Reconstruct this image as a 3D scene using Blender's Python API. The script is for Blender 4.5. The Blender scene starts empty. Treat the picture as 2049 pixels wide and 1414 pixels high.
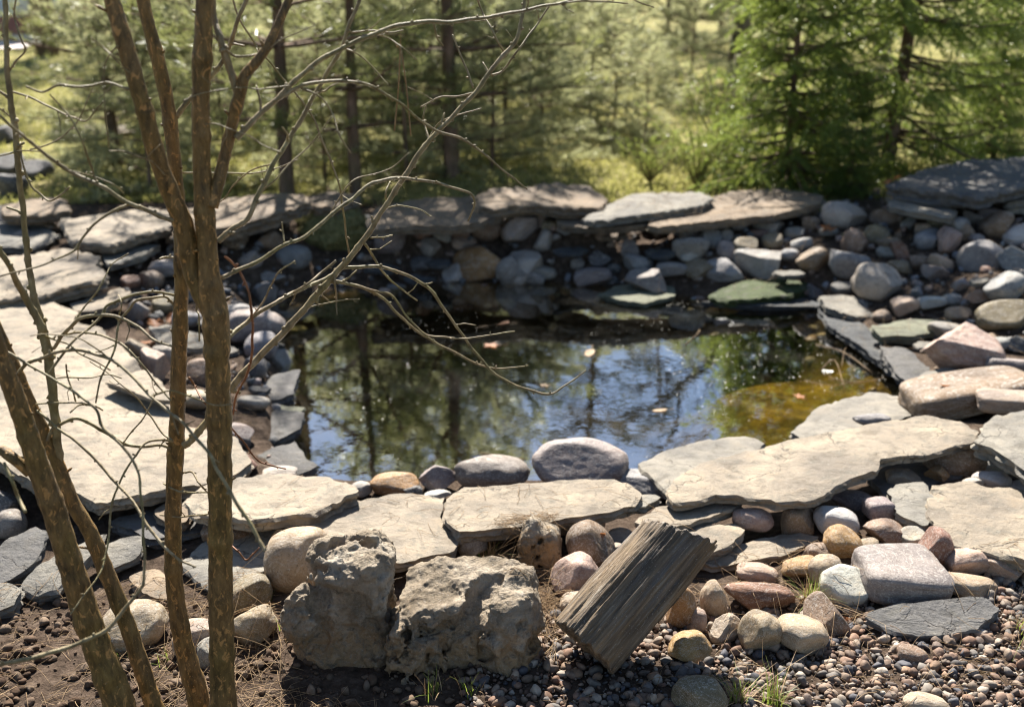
import bpy, bmesh, math, random
import numpy as np
from mathutils import Vector, Matrix, Quaternion
from mathutils.geometry import delaunay_2d_cdt

S = bpy.context.scene
COL = S.collection
R = math.radians
random.seed(7)

# ------------------------------------------------------------------ camera
CAM_H, PITCH, F = 1.6, R(20), 2277.0          # F: focal length in pixels of a 2049 px wide frame
cam_data = bpy.data.cameras.new('camera')
cam_data.sensor_width = 36.0
cam_data.lens = 36.0 * F / 2049.0
cam_data.clip_start = 0.05
cam_data.clip_end = 2000
cam_data.dof.use_dof = True
cam_data.dof.focus_distance = 2.5
cam_data.dof.aperture_fstop = 3.0
cam = bpy.data.objects.new('camera', cam_data)
cam.location = (0, 0, CAM_H)
cam.rotation_euler = (R(90) - PITCH, 0, 0)
COL.objects.link(cam)
S.camera = cam

# ------------------------------------------------------------------ sky and sun
SUN_EL, SUN_AZ = R(45), R(-8)                 # azimuth measured from +Y towards +X
world = bpy.data.worlds.new('World')
S.world = world
world.use_nodes = True
wn = world.node_tree.nodes
sky = wn.new('ShaderNodeTexSky')
sky.sky_type = 'NISHITA'
sky.sun_disc = False
sky.sun_elevation = SUN_EL
sky.sun_rotation = SUN_AZ
sky.air_density = 1.0
sky.dust_density = 0.35
sky.ozone_density = 1.6
wn['Background'].inputs['Strength'].default_value = 0.050
world.node_tree.links.new(sky.outputs[0], wn['Background'].inputs['Color'])
sun_data = bpy.data.lights.new('sun', 'SUN')
sun_data.energy = 5.0
sun_data.angle = R(0.53)
sun_data.color = (1.0, 0.95, 0.88)
sun = bpy.data.objects.new('sun', sun_data)
SUNV = Vector((math.sin(SUN_AZ) * math.cos(SUN_EL), math.cos(SUN_AZ) * math.cos(SUN_EL), math.sin(SUN_EL)))
sun.rotation_euler = SUNV.to_track_quat('Z', 'Y').to_euler()
sun.location = (0, 5, 20)
COL.objects.link(sun)
S.view_settings.view_transform = 'Standard'
S.view_settings.look = 'None'
S.view_settings.exposure = 1.65
S.view_settings.gamma = 1.0
S.view_settings.use_curve_mapping = False
S.render.engine = 'CYCLES'
S.cycles.use_denoising = True
S.cycles.max_bounces = 8
S.cycles.pixel_filter_type = 'BLACKMAN_HARRIS'
S.cycles.filter_width = 1.1
S.cycles.transparent_max_bounces = 12
S.cycles.caustics_reflective = False
S.cycles.caustics_refractive = False
S.cycles.sample_clamp_indirect = 6.0

# ------------------------------------------------------------------ numeric helpers
_rs = np.random.RandomState(11)
_perm = _rs.permutation(256)
_perm = np.concatenate([_perm, _perm, _perm])
_grad = _rs.normal(size=(256, 3)); _grad /= np.linalg.norm(_grad, axis=1)[:, None]; _grad = _grad.astype(np.float32); _perm = _perm.astype(np.int32)

def perlin(p):
    p = np.asarray(p, np.float32)
    fl = np.floor(p); f = p - fl; i = fl.astype(np.int32) & 255
    u = f * f * f * (f * (f * 6 - 15) + 10)
    out = 0
    for dx in (0, 1):
        wx = u[:, 0] if dx else 1 - u[:, 0]
        for dy in (0, 1):
            wy = u[:, 1] if dy else 1 - u[:, 1]
            for dz in (0, 1):
                wz = u[:, 2] if dz else 1 - u[:, 2]
                h = _perm[_perm[_perm[i[:, 0] + dx] + i[:, 1] + dy] + i[:, 2] + dz]
                g = _grad[h]
                d = g[:, 0] * (f[:, 0] - dx) + g[:, 1] * (f[:, 1] - dy) + g[:, 2] * (f[:, 2] - dz)
                out = out + wx * wy * wz * d
    return out * 1.4

def fbm(p, octv=4, lac=2.1, gain=0.5):
    p = np.asarray(p, float); a, o, s = 1.0, 0, 0
    for _ in range(octv):
        o = o + a * perlin(p); s += a; a *= gain; p = p * lac + 17.3
    return o / s

def smooth(a, b, x):
    t = np.clip((x - a) / (b - a), 0, 1)
    return t * t * (3 - 2 * t)

CP, SP = math.cos(PITCH), math.sin(PITCH)

def ray(px, py):
    u, v = (px - 1024.5) / F, -(py - 707.0) / F
    return np.array([u, CP + v * SP, -SP + v * CP])

def at_z(px, py, z=0.0):
    d = ray(px, py); t = (z - CAM_H) / d[2]
    return np.array([0, 0, CAM_H]) + d * t

def at_y(px, py, y):
    d = ray(px, py); t = y / d[1]
    return np.array([0, 0, CAM_H]) + d * t

def scale_at(p):                               # metres per photograph pixel at a point
    return (p[1] * CP + (CAM_H - p[2]) * SP) / F

def poly_sd(poly, x, y):
    P = np.asarray(poly); x = np.asarray(x, float); y = np.asarray(y, float)
    d = np.full(x.shape, 1e9); inside = np.zeros(x.shape, bool)
    n = len(P)
    for k in range(n):
        a, b = P[k], P[(k + 1) % n]
        ex, ey = b - a
        wx, wy = x - a[0], y - a[1]
        t = np.clip((wx * ex + wy * ey) / (ex * ex + ey * ey + 1e-12), 0, 1)
        d = np.minimum(d, (wx - ex * t) ** 2 + (wy - ey * t) ** 2)
        c = ((a[1] > y) != (b[1] > y))
        with np.errstate(divide='ignore', invalid='ignore'):
            xi = (b[0] - a[0]) * (y - a[1]) / (b[1] - a[1] + 1e-15) + a[0]
        inside ^= c & (x < xi)
    d = np.sqrt(d)
    return np.where(inside, -d, d)

# ------------------------------------------------------------------ terrain
ZW = -0.14
POND_PX = [(545, 612), (640, 588), (760, 580), (900, 574), (1020, 572), (1150, 574), (1300, 592), (1400, 602), (1520, 602),
           (1640, 622), (1700, 680), (1775, 738), (1840, 800), (1780, 858), (1640, 925), (1480, 985), (1320, 1005),
           (1250, 980), (1060, 978), (900, 978), (740, 978), (620, 972), (575, 910), (580, 850), (560, 800), (570, 745), (560, 690), (530, 650)]
POND = np.array([at_z(a, b, ZW)[:2] for a, b in POND_PX])
CTRL = [(300, 1400, 0), (1000, 1400, 0), (1700, 1400, 0), (2000, 1250, 0), (600, 1250, 0), (150, 1150, -.03), (1300, 1150, .01),
        (1700, 1080, .03), (1950, 1000, .05), (900, 1080, .03), (450, 1050, .02), (200, 800, .04), (50, 700, .06), (100, 550, .1),
        (250, 470, .13), (400, 600, .0), (500, 700, -.07), (500, 430, .15), (850, 430, .13), (1150, 430, .13), (1450, 425, .14),
        (700, 530, -.06), (1000, 530, -.05), (1300, 500, .0), (1500, 500, .03), (1700, 450, .1), (1900, 430, .16), (2000, 370, .24),
        (2000, 550, .12), (1850, 600, -.03), (1820, 655, -.075), (1870, 640, -.06), (1800, 700, -.10), (1860, 720, -.07), (1950, 700, -.02), (2040, 780, .05), (1900, 850, .05), (1000, 340, .16), (300, 300, .17),
        (1700, 320, .2), (1000, 200, .2), (200, 200, .2), (1900, 200, .22), (1000, 1100, .02), (1000, 1040, .02), (700, 1020, .02)] + [(x, 985, -.075) for x in range(640, 1320, 60)] + [(1330, 985, -.06), (1420, 970, -.05), (1520, 935, -.05), (1620, 905, -.05), (1700, 875, -.06), (1760, 850, -.06), (1800, 825, -.05), (560, 960, -.07), (590, 980, -.05)]
CW = np.array([list(at_z(a, b, z)[:2]) + [z] for a, b, z in CTRL] + [[-60, 60, .3], [60, 60, .3], [0, 90, .3], [-40, 0, 0], [40, 0, 0], [0, -20, 0]])

def H(x, y):
    x = np.atleast_1d(np.asarray(x, float)); y = np.atleast_1d(np.asarray(y, float))
    num = np.zeros(x.shape); den = np.zeros(x.shape)
    for cx, cy, cz in CW:
        w = 1.0 / ((x - cx) ** 2 + (y - cy) ** 2 + 0.02) ** 1.7
        num += w * cz; den += w
    b = num / den
    q = np.stack([x, y, np.zeros_like(x)], 1)
    near = np.exp(-((x / 6) ** 2 + ((y - 4) / 6) ** 2))
    b = b + near * (0.012 * fbm(q * 3.1, 3) + 0.006 * fbm(q * 14, 3))
    m = (np.abs(x - 0.1) < 2.5) & (y > 2) & (y < 7)
    sd = np.full(x.shape, 9.0)
    if m.any():
        sd[m] = poly_sd(POND, x[m], y[m])
    w = 0.08 + 0.28 * smooth(4.8, 5.8, y)
    z = ZW - 0.03 + (b - ZW + 0.03) * smooth(0.0, 1.0, sd / w)
    shelf = np.exp(-(((x - 1.25) / 0.55) ** 2 + ((y - 4.45) / 0.6) ** 2) ** 2)
    depth = 0.42 - 0.34 * shelf
    zin = ZW - 0.03 - depth * smooth(0.0, 0.30, -sd) + 0.02 * fbm(q * 6, 3)
    return np.where(sd > 0, z, zin)

def h1(x, y):
    return float(H([x], [y])[0])

def on_ground(px, py, off=0.0):
    d = ray(px, py)
    def first(ys):
        t = ys / d[1]; x, z = d[0] * t, CAM_H + d[2] * t
        return int(np.argmax(z <= H(x, ys) + off))
    ys = np.concatenate([np.linspace(1.2, 9, 130), np.linspace(9.1, 40, 70)])
    k = max(1, first(ys))
    y2 = np.linspace(ys[k - 1], ys[k], 40)
    y = y2[first(y2)]; t = y / d[1]
    return np.array([d[0] * t, y, CAM_H + d[2] * t])

# ------------------------------------------------------------------ object helpers
def mesh_of(name, verts, faces, smooth_shade=True):
    me = bpy.data.meshes.new(name)
    me.from_pydata([tuple(v) for v in verts], [], [tuple(f) for f in faces])
    if smooth_shade:
        me.polygons.foreach_set('use_smooth', np.ones(len(me.polygons), bool))
    me.update()
    return me

def tri_mesh(name, V, T, smooth_shade=False):
    me = bpy.data.meshes.new(name)
    V = np.asarray(V, np.float32); T = np.asarray(T, np.int32)
    me.vertices.add(len(V)); me.vertices.foreach_set('co', V.ravel())
    me.loops.add(len(T) * 3); me.loops.foreach_set('vertex_index', T.ravel())
    me.polygons.add(len(T))
    me.polygons.foreach_set('loop_start', np.arange(0, len(T) * 3, 3, dtype=np.int32))
    me.polygons.foreach_set('loop_total', np.full(len(T), 3, np.int32))
    if smooth_shade:
        me.polygons.foreach_set('use_smooth', np.ones(len(T), bool))
    me.update(calc_edges=True)
    return me

def add(name, me, mat=None, loc=(0, 0, 0), rot=(0, 0, 0), scale=(1, 1, 1), parent=None, label=None, cat=None, group=None, kind=None, color=None):
    o = bpy.data.objects.new(name, me)
    if mat is not None and me is not None and not len(me.materials):
        me.materials.append(mat)
    o.location = loc; o.rotation_euler = rot; o.scale = scale
    if parent is not None: o.parent = parent
    if label: o['label'] = label
    if cat: o['category'] = cat
    if group: o['group'] = group
    if kind: o['kind'] = kind
    if color is not None: o.color = (*color, 1)
    COL.objects.link(o)
    return o

# ------------------------------------------------------------------ material helpers
def new_mat(name):
    m = bpy.data.materials.new(name); m.use_nodes = True
    nt = m.node_tree
    return m, nt, nt.nodes, nt.links, nt.nodes['Principled BSDF']

class NB:
    def __init__(s, nt): s.nt, s.n, s.l = nt, nt.nodes, nt.links
    def node(s, t, **kw):
        n = s.n.new(t)
        for k, v in kw.items(): setattr(n, k, v)
        return n
    def link(s, a, b): s.l.new(a, b)
    def coords(s, scale=(1, 1, 1), rand=True):
        tc = s.node('ShaderNodeTexCoord'); mp = s.node('ShaderNodeMapping')
        s.link(tc.outputs['Object'], mp.inputs['Vector']); mp.inputs['Scale'].default_value = scale
        if rand:
            oi = s.node('ShaderNodeObjectInfo'); mu = s.node('ShaderNodeMath', operation='MULTIPLY')
            s.link(oi.outputs['Random'], mu.inputs[0]); mu.inputs[1].default_value = 37.0
            s.link(mu.outputs[0], mp.inputs['Location'])
        return mp.outputs[0]
    def noise(s, vec, scale, detail=4, rough=0.55, dist=0.0):
        n = s.node('ShaderNodeTexNoise'); n.inputs['Scale'].default_value = scale
        n.inputs['Detail'].default_value = detail; n.inputs['Roughness'].default_value = rough
        n.inputs['Distortion'].default_value = dist
        if vec is not None: s.link(vec, n.inputs['Vector'])
        return n.outputs['Fac']
    def voro(s, vec, scale, feature='F1'):
        n = s.node('ShaderNodeTexVoronoi', feature=feature); n.inputs['Scale'].default_value = scale
        if vec is not None: s.link(vec, n.inputs['Vector'])
        return n.outputs['Distance']
    def ramp(s, fac, stops):
        r = s.node('ShaderNodeValToRGB'); cr = r.color_ramp
        while len(cr.elements) < len(stops): cr.elements.new(0.5)
        for e, (p, c) in zip(cr.elements, stops):
            e.position = p; e.color = (*c, 1) if len(c) == 3 else c
        s.link(fac, r.inputs[0]); return r.outputs[0]
    def rng(s, fac, a, b, lo=0.0, hi=1.0):
        m = s.node('ShaderNodeMapRange'); m.inputs[1].default_value = a; m.inputs[2].default_value = b
        m.inputs[3].default_value = lo; m.inputs[4].default_value = hi
        s.link(fac, m.inputs[0]); return m.outputs[0]
    def mix(s, fac, a, b, mode='MIX'):
        m = s.node('ShaderNodeMix', data_type='RGBA', blend_type=mode)
        for sock, v in ((m.inputs[0], fac), (m.inputs[6], a), (m.inputs[7], b)):
            if hasattr(v, 'links'): s.link(v, sock)
            elif isinstance(v, (int, float)): sock.default_value = v
            else: sock.default_value = (*v, 1)
        return m.outputs[2]
    def math(s, op, a, b=None):
        m = s.node('ShaderNodeMath', operation=op)
        for k, v in ((0, a), (1, b)):
            if v is None: continue
            if hasattr(v, 'links'): s.link(v, m.inputs[k])
            else: m.inputs[k].default_value = v
        return m.outputs[0]
    def bump(s, height, strength, dist, normal=None):
        b = s.node('ShaderNodeBump'); b.inputs['Strength'].default_value = strength; b.inputs['Distance'].default_value = dist
        s.link(height, b.inputs['Height'])
        if normal is not None: s.link(normal, b.inputs['Normal'])
        return b.outputs[0]

def mat_stone():
    m, nt, n, l, b = new_mat('river_stone'); k = NB(nt)
    oi = k.node('ShaderNodeObjectInfo'); v = k.coords()
    big = k.noise(v, .9, 4); mid = k.noise(v, 3.2, 6, .66, .3); fine = k.noise(v, 17, 5, .75); band = k.noise(k.coords((.5, .5, 3.2)), 1.2, 4, .55, 1.0)
    c = k.mix(k.rng(big, .32, .7), k.mix(1.0, oi.outputs['Color'], (.62, .60, .60), 'MULTIPLY'), k.mix(1.0, oi.outputs['Color'], (1.2, 1.14, 1.06), 'MULTIPLY'))
    c = k.mix(k.rng(band, .5, .72, 0, .38), c, k.mix(1.0, c, (1.28, 1.05, .82), 'MULTIPLY'))
    c = k.mix(k.rng(mid, .52, .7, 0, .4), c, k.mix(1.0, c, (.58, .55, .54), 'MULTIPLY'))
    c = k.mix(k.rng(fine, .55, .66, 0, .55), c, (.52, .48, .43))
    c = k.mix(k.rng(fine, .44, .34, 0, .7), c, (.05, .043, .037))
    vein = k.noise(v, 1.6, 5, .6, 1.4)
    c = k.mix(k.rng(k.math('ABSOLUTE', k.math('SUBTRACT', vein, .5)), .0, .018, .55, 0), c, (.5, .46, .40))
    stain = k.noise(v, 2.3, 5, .7, .8)
    c = k.mix(k.rng(stain, .55, .7, 0, .55), c, k.mix(1.0, c, (.45, .38, .32), 'MULTIPLY'))
    l.new(c, b.inputs['Base Color'])
    l.new(k.rng(mid, .3, .7, .58, .85), b.inputs['Roughness'])
    b.inputs['Specular IOR Level'].default_value = .32
    l.new(k.bump(fine, .45, .0022, k.bump(mid, .5, .008)), b.inputs['Normal'])
    return m

def mat_slab():
    m, nt, n, l, b = new_mat('flagstone'); k = NB(nt)
    oi = k.node('ShaderNodeObjectInfo'); v = k.coords()
    vs = k.coords((1, 1.35, 4))
    big = k.noise(v, 4.2, 5, .6, .6); mid = k.noise(vs, 16, 6, .65, .5); fine = k.noise(v, 120, 5, .72); grain = k.noise(v, 420, 2, .6)
    pit = k.voro(v, 36)
    geo = k.node('ShaderNodeNewGeometry')
    c = k.mix(k.rng(big, .33, .68), k.mix(1.0, oi.outputs['Color'], (.62, .62, .63), 'MULTIPLY'), k.mix(1.0, oi.outputs['Color'], (1.15, 1.12, 1.05), 'MULTIPLY'))
    c = k.mix(k.rng(mid, .5, .75, 0, .5), c, k.mix(1.0, c, (1.16, 1.04, .86), 'MULTIPLY'))
    c = k.mix(k.rng(mid, .5, .32, 0, .75), c, k.mix(1.0, c, (.5, .48, .45), 'MULTIPLY'))
    lich = k.noise(v, 22, 5, .7, .4)
    c = k.mix(k.rng(lich, .53, .68, 0, .7), c, (.13, .12, .095))
    c = k.mix(k.rng(fine, .6, .72, 0, .35), c, (.62, .57, .48))
    c = k.mix(k.rng(fine, .4, .3, 0, .5), c, (.12, .10, .08))
    l.new(c, b.inputs['Base Color'])
    b.inputs['Roughness'].default_value = .82
    b.inputs['Specular IOR Level'].default_value = .25
    crk = k.node('ShaderNodeTexVoronoi', feature='DISTANCE_TO_EDGE'); crk.inputs['Scale'].default_value = 5.5; wv = k.node('ShaderNodeVectorMath', operation='ADD'); nz = k.node('ShaderNodeTexNoise'); nz.inputs['Scale'].default_value = 14; nz.inputs['Detail'].default_value = 4; l.new(v, nz.inputs['Vector']); l.new(v, wv.inputs[0]); sc_ = k.node('ShaderNodeVectorMath', operation='SCALE'); sc_.inputs['Scale'].default_value = .12; l.new(nz.outputs['Color'], sc_.inputs[0]); l.new(sc_.outputs[0], wv.inputs[1]); l.new(wv.outputs[0], crk.inputs['Vector'])
    crack = k.math('MULTIPLY', k.rng(crk.outputs['Distance'], .0, .016, 1, 0), k.rng(big, .5, .56, 0, 1))
    c = k.mix(k.math('MULTIPLY', crack, .75), c, (.06, .05, .04)); l.new(c, b.inputs['Base Color'])
    nrm = k.bump(mid, .8, .010)
    nrm = k.bump(crack, .6, -.004, nrm)
    nrm = k.bump(k.rng(pit, .0, .25), .25, .003, nrm)
    nrm = k.bump(fine, .75, .0045, nrm)
    nrm = k.bump(grain, .3, .001, nrm)
    l.new(nrm, b.inputs['Normal'])
    return m

def mat_limestone():
    m, nt, n, l, b = new_mat('weathered_limestone'); k = NB(nt)
    v = k.coords(); geo = k.node('ShaderNodeNewGeometry')
    sep = k.node('ShaderNodeSeparateXYZ'); tc = k.node('ShaderNodeTexCoord'); l.new(tc.outputs['Object'], sep.inputs[0])
    big = k.noise(v, 9, 5, .6, .5); mid = k.noise(v, 34, 6, .68, .4); fine = k.noise(v, 150, 5, .72)
    pits = k.voro(v, 60)
    c = k.ramp(big, [(.3, (.11, .086, .057)), (.45, (.245, .195, .135)), (.58, (.365, .30, .22)), (.72, (.48, .42, .33))])
    base = k.math('ADD', k.rng(sep.outputs['Z'], .06, .17, .62, 0), k.rng(mid, .4, .62, -.3, .3))
    c = k.mix(k.rng(base, .2, .6, 0, .8), c, (.31, .205, .105))
    c = k.mix(k.rng(mid, .6, .74, 0, .5), c, (.46, .43, .38))
    c = k.mix(k.rng(mid, .44, .3, 0, .75), c, (.07, .065, .055))
    c = k.mix(k.rng(fine, .58, .7, 0, .5), c, (.55, .51, .45))
    c = k.mix(k.rng(fine, .42, .3, 0, .6), c, (.05, .045, .04))
    l.new(c, b.inputs['Base Color']); b.inputs['Roughness'].default_value = .88
    b.inputs['Specular IOR Level'].default_value = .2
    nrm = k.bump(mid, 1.0, .02); nrm = k.bump(k.rng(pits, 0, .3), .5, .004, nrm); nrm = k.bump(fine, .8, .005, nrm)
    l.new(nrm, b.inputs['Normal'])
    return m

def mat_log():
    m, nt, n, l, b = new_mat('petrified_wood'); k = NB(nt)
    v = k.coords((1, 1, .07), False); v2 = k.coords((1, 1, .25), False); v3 = k.coords((1, 1, 1), False)
    a = k.noise(v, 55, 5, .6); f = k.noise(v, 190, 4, .65); w = k.noise(v2, 14, 4, .6); g = k.noise(v3, 260, 3, .7)
    c = k.ramp(a, [(.32, (.03, .021, .013)), (.46, (.085, .06, .036)), (.58, (.15, .108, .066)), (.74, (.26, .215, .155))])
    c = k.mix(k.rng(w, .5, .72, 0, .6), c, (.24, .155, .07))
    c = k.mix(k.rng(w, .45, .3, 0, .45), c, (.13, .14, .15))
    c = k.mix(k.rng(f, .6, .72, 0, .5), c, (.4, .37, .32))
    c = k.mix(k.rng(g, .62, .7, 0, .6), c, (.5, .46, .4))
    l.new(c, b.inputs['Base Color']); b.inputs['Roughness'].default_value = .62
    b.inputs['Specular IOR Level'].default_value = .45
    l.new(k.bump(g, .5, .0015, k.bump(f, .7, .004, k.bump(a, .8, .008))), b.inputs['Normal'])
    return m

def mat_ground():
    m, nt, n, l, b = new_mat('garden_ground'); k = NB(nt)
    tc = k.node('ShaderNodeTexCoord'); v = tc.outputs['Object']
    at = k.node('ShaderNodeAttribute', attribute_name='zone')
    sep = k.node('ShaderNodeSeparateColor'); l.new(at.outputs['Color'], sep.inputs[0])
    n1 = k.noise(v, 3.2, 5, .6); n2 = k.noise(v, 26, 6, .68); n3 = k.noise(v, 130, 5, .75)
    soil = k.ramp(n2, [(.3, (.035, .024, .016)), (.5, (.08, .055, .038)), (.7, (.15, .11, .08))])
    soil = k.mix(k.rng(n3, .58, .7, 0, .4), soil, (.22, .17, .12))
    l1 = k.noise(v, .9, 5, .65); l2 = k.noise(v, 11, 5, .7)
    lawn = k.ramp(l2, [(.3, (.095, .09, .035)), (.45, (.21, .195, .065)), (.6, (.32, .285, .11)), (.78, (.36, .29, .18))])
    lawn = k.mix(k.rng(l1, .55, .72, 0, .7), lawn, (.24, .175, .105))
    silt = k.ramp(n2, [(.3, (.008, .007, .004)), (.7, (.03, .024, .012))])
    alg = k.ramp(k.noise(v, 9, 6, .7, .6), [(.34, (.03, .024, .006)), (.5, (.14, .10, .012)), (.64, (.29, .215, .026)), (.75, (.40, .31, .05))])
    c = k.mix(sep.outputs[0], soil, lawn)
    c = k.mix(sep.outputs[1], c, silt)
    c = k.mix(sep.outputs[2], c, alg)
    l.new(c, b.inputs['Base Color']); b.inputs['Roughness'].default_value = .95
    b.inputs['Specular IOR Level'].default_value = .1
    l.new(k.bump(n3, .7, .006, k.bump(n2, .9, .03)), b.inputs['Normal'])
    return m

def mat_water():
    m, nt, n, l, b = new_mat('pond_water'); k = NB(nt)
    out = n['Material Output']; n.remove(b)
    tc = k.node('ShaderNodeTexCoord'); v = tc.outputs['Object']
    w1 = k.noise(v, 3.5, 2, .4); w2 = k.noise(v, 22, 2, .5)
    nrm = k.bump(w2, .02, .01, k.bump(w1, .025, .05))
    fr = k.node('ShaderNodeFresnel'); fr.inputs['IOR'].default_value = 6.0; l.new(nrm, fr.inputs['Normal'])
    gl = k.node('ShaderNodeBsdfGlossy'); gl.inputs['Roughness'].default_value = .015; l.new(nrm, gl.inputs['Normal'])
    gl.inputs['Color'].default_value = (1, 1, 1, 1)
    tr = k.node('ShaderNodeBsdfTransparent'); tr.inputs['Color'].default_value = (.84, .76, .52, 1)
    df = k.node('ShaderNodeBsdfDiffuse'); df.inputs['Color'].default_value = (.42, .40, .33, 1)
    f1 = k.noise(v, 2.1, 5, .62, .8); f2 = k.noise(v, 240, 2, .6)
    film = k.math('MULTIPLY', k.rng(f1, .5, .75, .0, .07), k.rng(f2, .35, .7, .5, 1.3))
    m1 = k.node('ShaderNodeMixShader'); l.new(film, m1.inputs[0]); l.new(tr.outputs[0], m1.inputs[1]); l.new(df.outputs[0], m1.inputs[2])
    m2 = k.node('ShaderNodeMixShader'); geo = k.node('ShaderNodeNewGeometry'); l.new(k.math('MULTIPLY', fr.outputs[0], k.math('SUBTRACT', 1.0, geo.outputs['Backfacing'])), m2.inputs[0]); l.new(m1.outputs[0], m2.inputs[1]); l.new(gl.outputs[0], m2.inputs[2])
    l.new(m2.outputs[0], out.inputs['Surface'])
    return m

def mat_bark(name, cols, zscale, rough=.7, sc=60, fleck=None):
    m, nt, n, l, b = new_mat(name); k = NB(nt)
    v = k.coords((1, 1, zscale)); v2 = k.coords((1, 1, 1))
    a = k.noise(v, sc, 5, .62, .3); g = k.noise(v2, sc * 4, 3, .65); w = k.noise(v2, 7, 3)
    c = k.ramp(a, [(.3, cols[0]), (.48, cols[1]), (.62, cols[2]), (.78, cols[3])])
    c = k.mix(k.rng(w, .45, .65, 0, .5), c, k.mix(1.0, c, (.8, .95, .62), 'MULTIPLY'))
    if fleck:
        fl = k.noise(k.coords((1, 1, zscale * 1.7)), sc * 1.1, 4, .6, .9)
        c = k.mix(k.rng(fl, .565, .64, 0, .75), c, fleck)
    c = k.mix(k.rng(g, .64, .7, 0, .4), c, (.34, .29, .22))
    l.new(c, b.inputs['Base Color']); b.inputs['Roughness'].default_value = rough
    b.inputs['Specular IOR Level'].default_value = .3
    l.new(k.bump(g, .4, .001, k.bump(a, .7, .004)), b.inputs['Normal'])
    return m

def mat_leaf(name, c0, c1, trans=.35, rough=.42, tcol=None, spec=.5, nscale=6):
    m, nt, n, l, b = new_mat(name); k = NB(nt)
    tc = k.node('ShaderNodeTexCoord')
    oi = k.node('ShaderNodeObjectInfo')
    a = k.noise(tc.outputs['Object'], nscale, 4, .7)
    c = k.mix(k.rng(a, .32, .68), c0, c1)
    l.new(c, b.inputs['Base Color']); b.inputs['Roughness'].default_value = rough; b.inputs['Specular IOR Level'].default_value = spec
    t = k.node('ShaderNodeBsdfTranslucent')
    if tcol: l.new(k.mix(.5, c, tcol), t.inputs['Color'])
    else: l.new(c, t.inputs['Color'])
    mx = k.node('ShaderNodeMixShader'); mx.inputs[0].default_value = trans
    l.new(b.outputs[0], mx.inputs[1]); l.new(t.outputs[0], mx.inputs[2])
    l.new(mx.outputs[0], n['Material Output'].inputs['Surface'])
    return m

def mat_vcol(name, rough=.75, spec=.3, bumpy=.002):
    m, nt, n, l, b = new_mat(name); k = NB(nt)
    at = k.node('ShaderNodeAttribute', attribute_name='tint'); tc = k.node('ShaderNodeTexCoord')
    a = k.noise(tc.outputs['Object'], 160, 4, .7); w = k.noise(tc.outputs['Object'], 60, 3, .6)
    c = k.mix(k.rng(w, .35, .65), k.mix(1.0, at.outputs['Color'], (.7, .68, .66), 'MULTIPLY'), k.mix(1.0, at.outputs['Color'], (1.2, 1.16, 1.1), 'MULTIPLY'))
    l.new(c, b.inputs['Base Color']); b.inputs['Roughness'].default_value = rough; b.inputs['Specular IOR Level'].default_value = spec
    l.new(k.bump(a, .5, bumpy), b.inputs['Normal'])
    return m

def mat_plain(name, c, rough=.8, var=.15, scale=5):
    m, nt, n, l, b = new_mat(name); k = NB(nt)
    tc = k.node('ShaderNodeTexCoord'); a = k.noise(tc.outputs['Object'], scale, 4, .6)
    l.new(k.mix(k.rng(a, .3, .7), tuple(x * (1 - var) for x in c), tuple(min(1, x * (1 + var)) for x in c)), b.inputs['Base Color'])
    b.inputs['Roughness'].default_value = rough
    return m

M = dict(stone=mat_stone(), slab=mat_slab(), lime=mat_limestone(), log=mat_log(), ground=mat_ground(), water=mat_water(),
         bark=mat_bark('shrub_bark', [(.055, .035, .013), (.14, .085, .03), (.20, .122, .044), (.28, .175, .07)], .3, .6, 85, (.48, .26, .085)),
         twig=mat_bark('twig_bark', [(.11, .08, .04), (.21, .16, .08), (.29, .225, .125), (.40, .33, .22)], .5, .6, 60),
         redtwig=mat_bark('red_twig_bark', [(.12, .05, .025), (.20, .085, .04), (.26, .12, .06), (.34, .2, .12)], .5, .55, 60),
         pinebark=mat_bark('pine_bark', [(.06, .04, .028), (.14, .09, .06), (.22, .14, .095), (.30, .2, .15)], .3, .9, 14),
         pine=mat_leaf('pine_needles', (.07, .09, .034), (.20, .22, .085), .42, .36, (.52, .54, .18), .5),
         spruce=mat_leaf('spruce_needles', (.045, .085, .024), (.18, .245, .06), .5, .34, (.55, .64, .12), .5),
         bluepine=mat_leaf('pale_pine_needles', (.17, .185, .10), (.36, .37, .21), .5, .34, (.72, .72, .36), .5),
         tallpine_shaded=mat_leaf('shaded_tall_pine_needles', (.025, .038, .014), (.065, .08, .03), .2, .45, (.16, .18, .05), .3),  # darker copy of pine_needles, backlit shade of the crowns put into the colour
         grass=mat_leaf('lawn_grass', (.18, .195, .05), (.40, .36, .13), .45, .5, (.48, .46, .14)),
         tuft=mat_leaf('green_grass_blade', (.10, .19, .03), (.26, .30, .06), .45, .45, (.35, .42, .06), .5, 25),
         straw=mat_leaf('dry_straw', (.20, .115, .05), (.44, .31, .17), .25, .6, None, .3, 30),
         dead=mat_leaf('dead_leaf', (.22, .08, .028), (.40, .17, .06), .3, .6, None, .3, 20),
         vcol=mat_vcol('gravel_stone'), clod=mat_vcol('soil_clod', .95, .1, .004),
         moss=mat_leaf('moss_cushion', (.13, .135, .05), (.33, .29, .13), .2, .8, None, .2, 40),
         wall=mat_plain('pale_render', (.62, .66, .68)), brick=mat_plain('red_brick_plinth', (.38, .16, .12)), roof=mat_plain('grey_roof', (.2, .19, .19)),
         glass=mat_plain('dark_window', (.05, .06, .08), .15), path=mat_plain('pale_paving', (.56, .48, .44), .85, .1, 1.5),
         white=mat_plain('white_petal', (.72, .68, .58), .6), frame=mat_plain('white_frame', (.75, .75, .74)))

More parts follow.
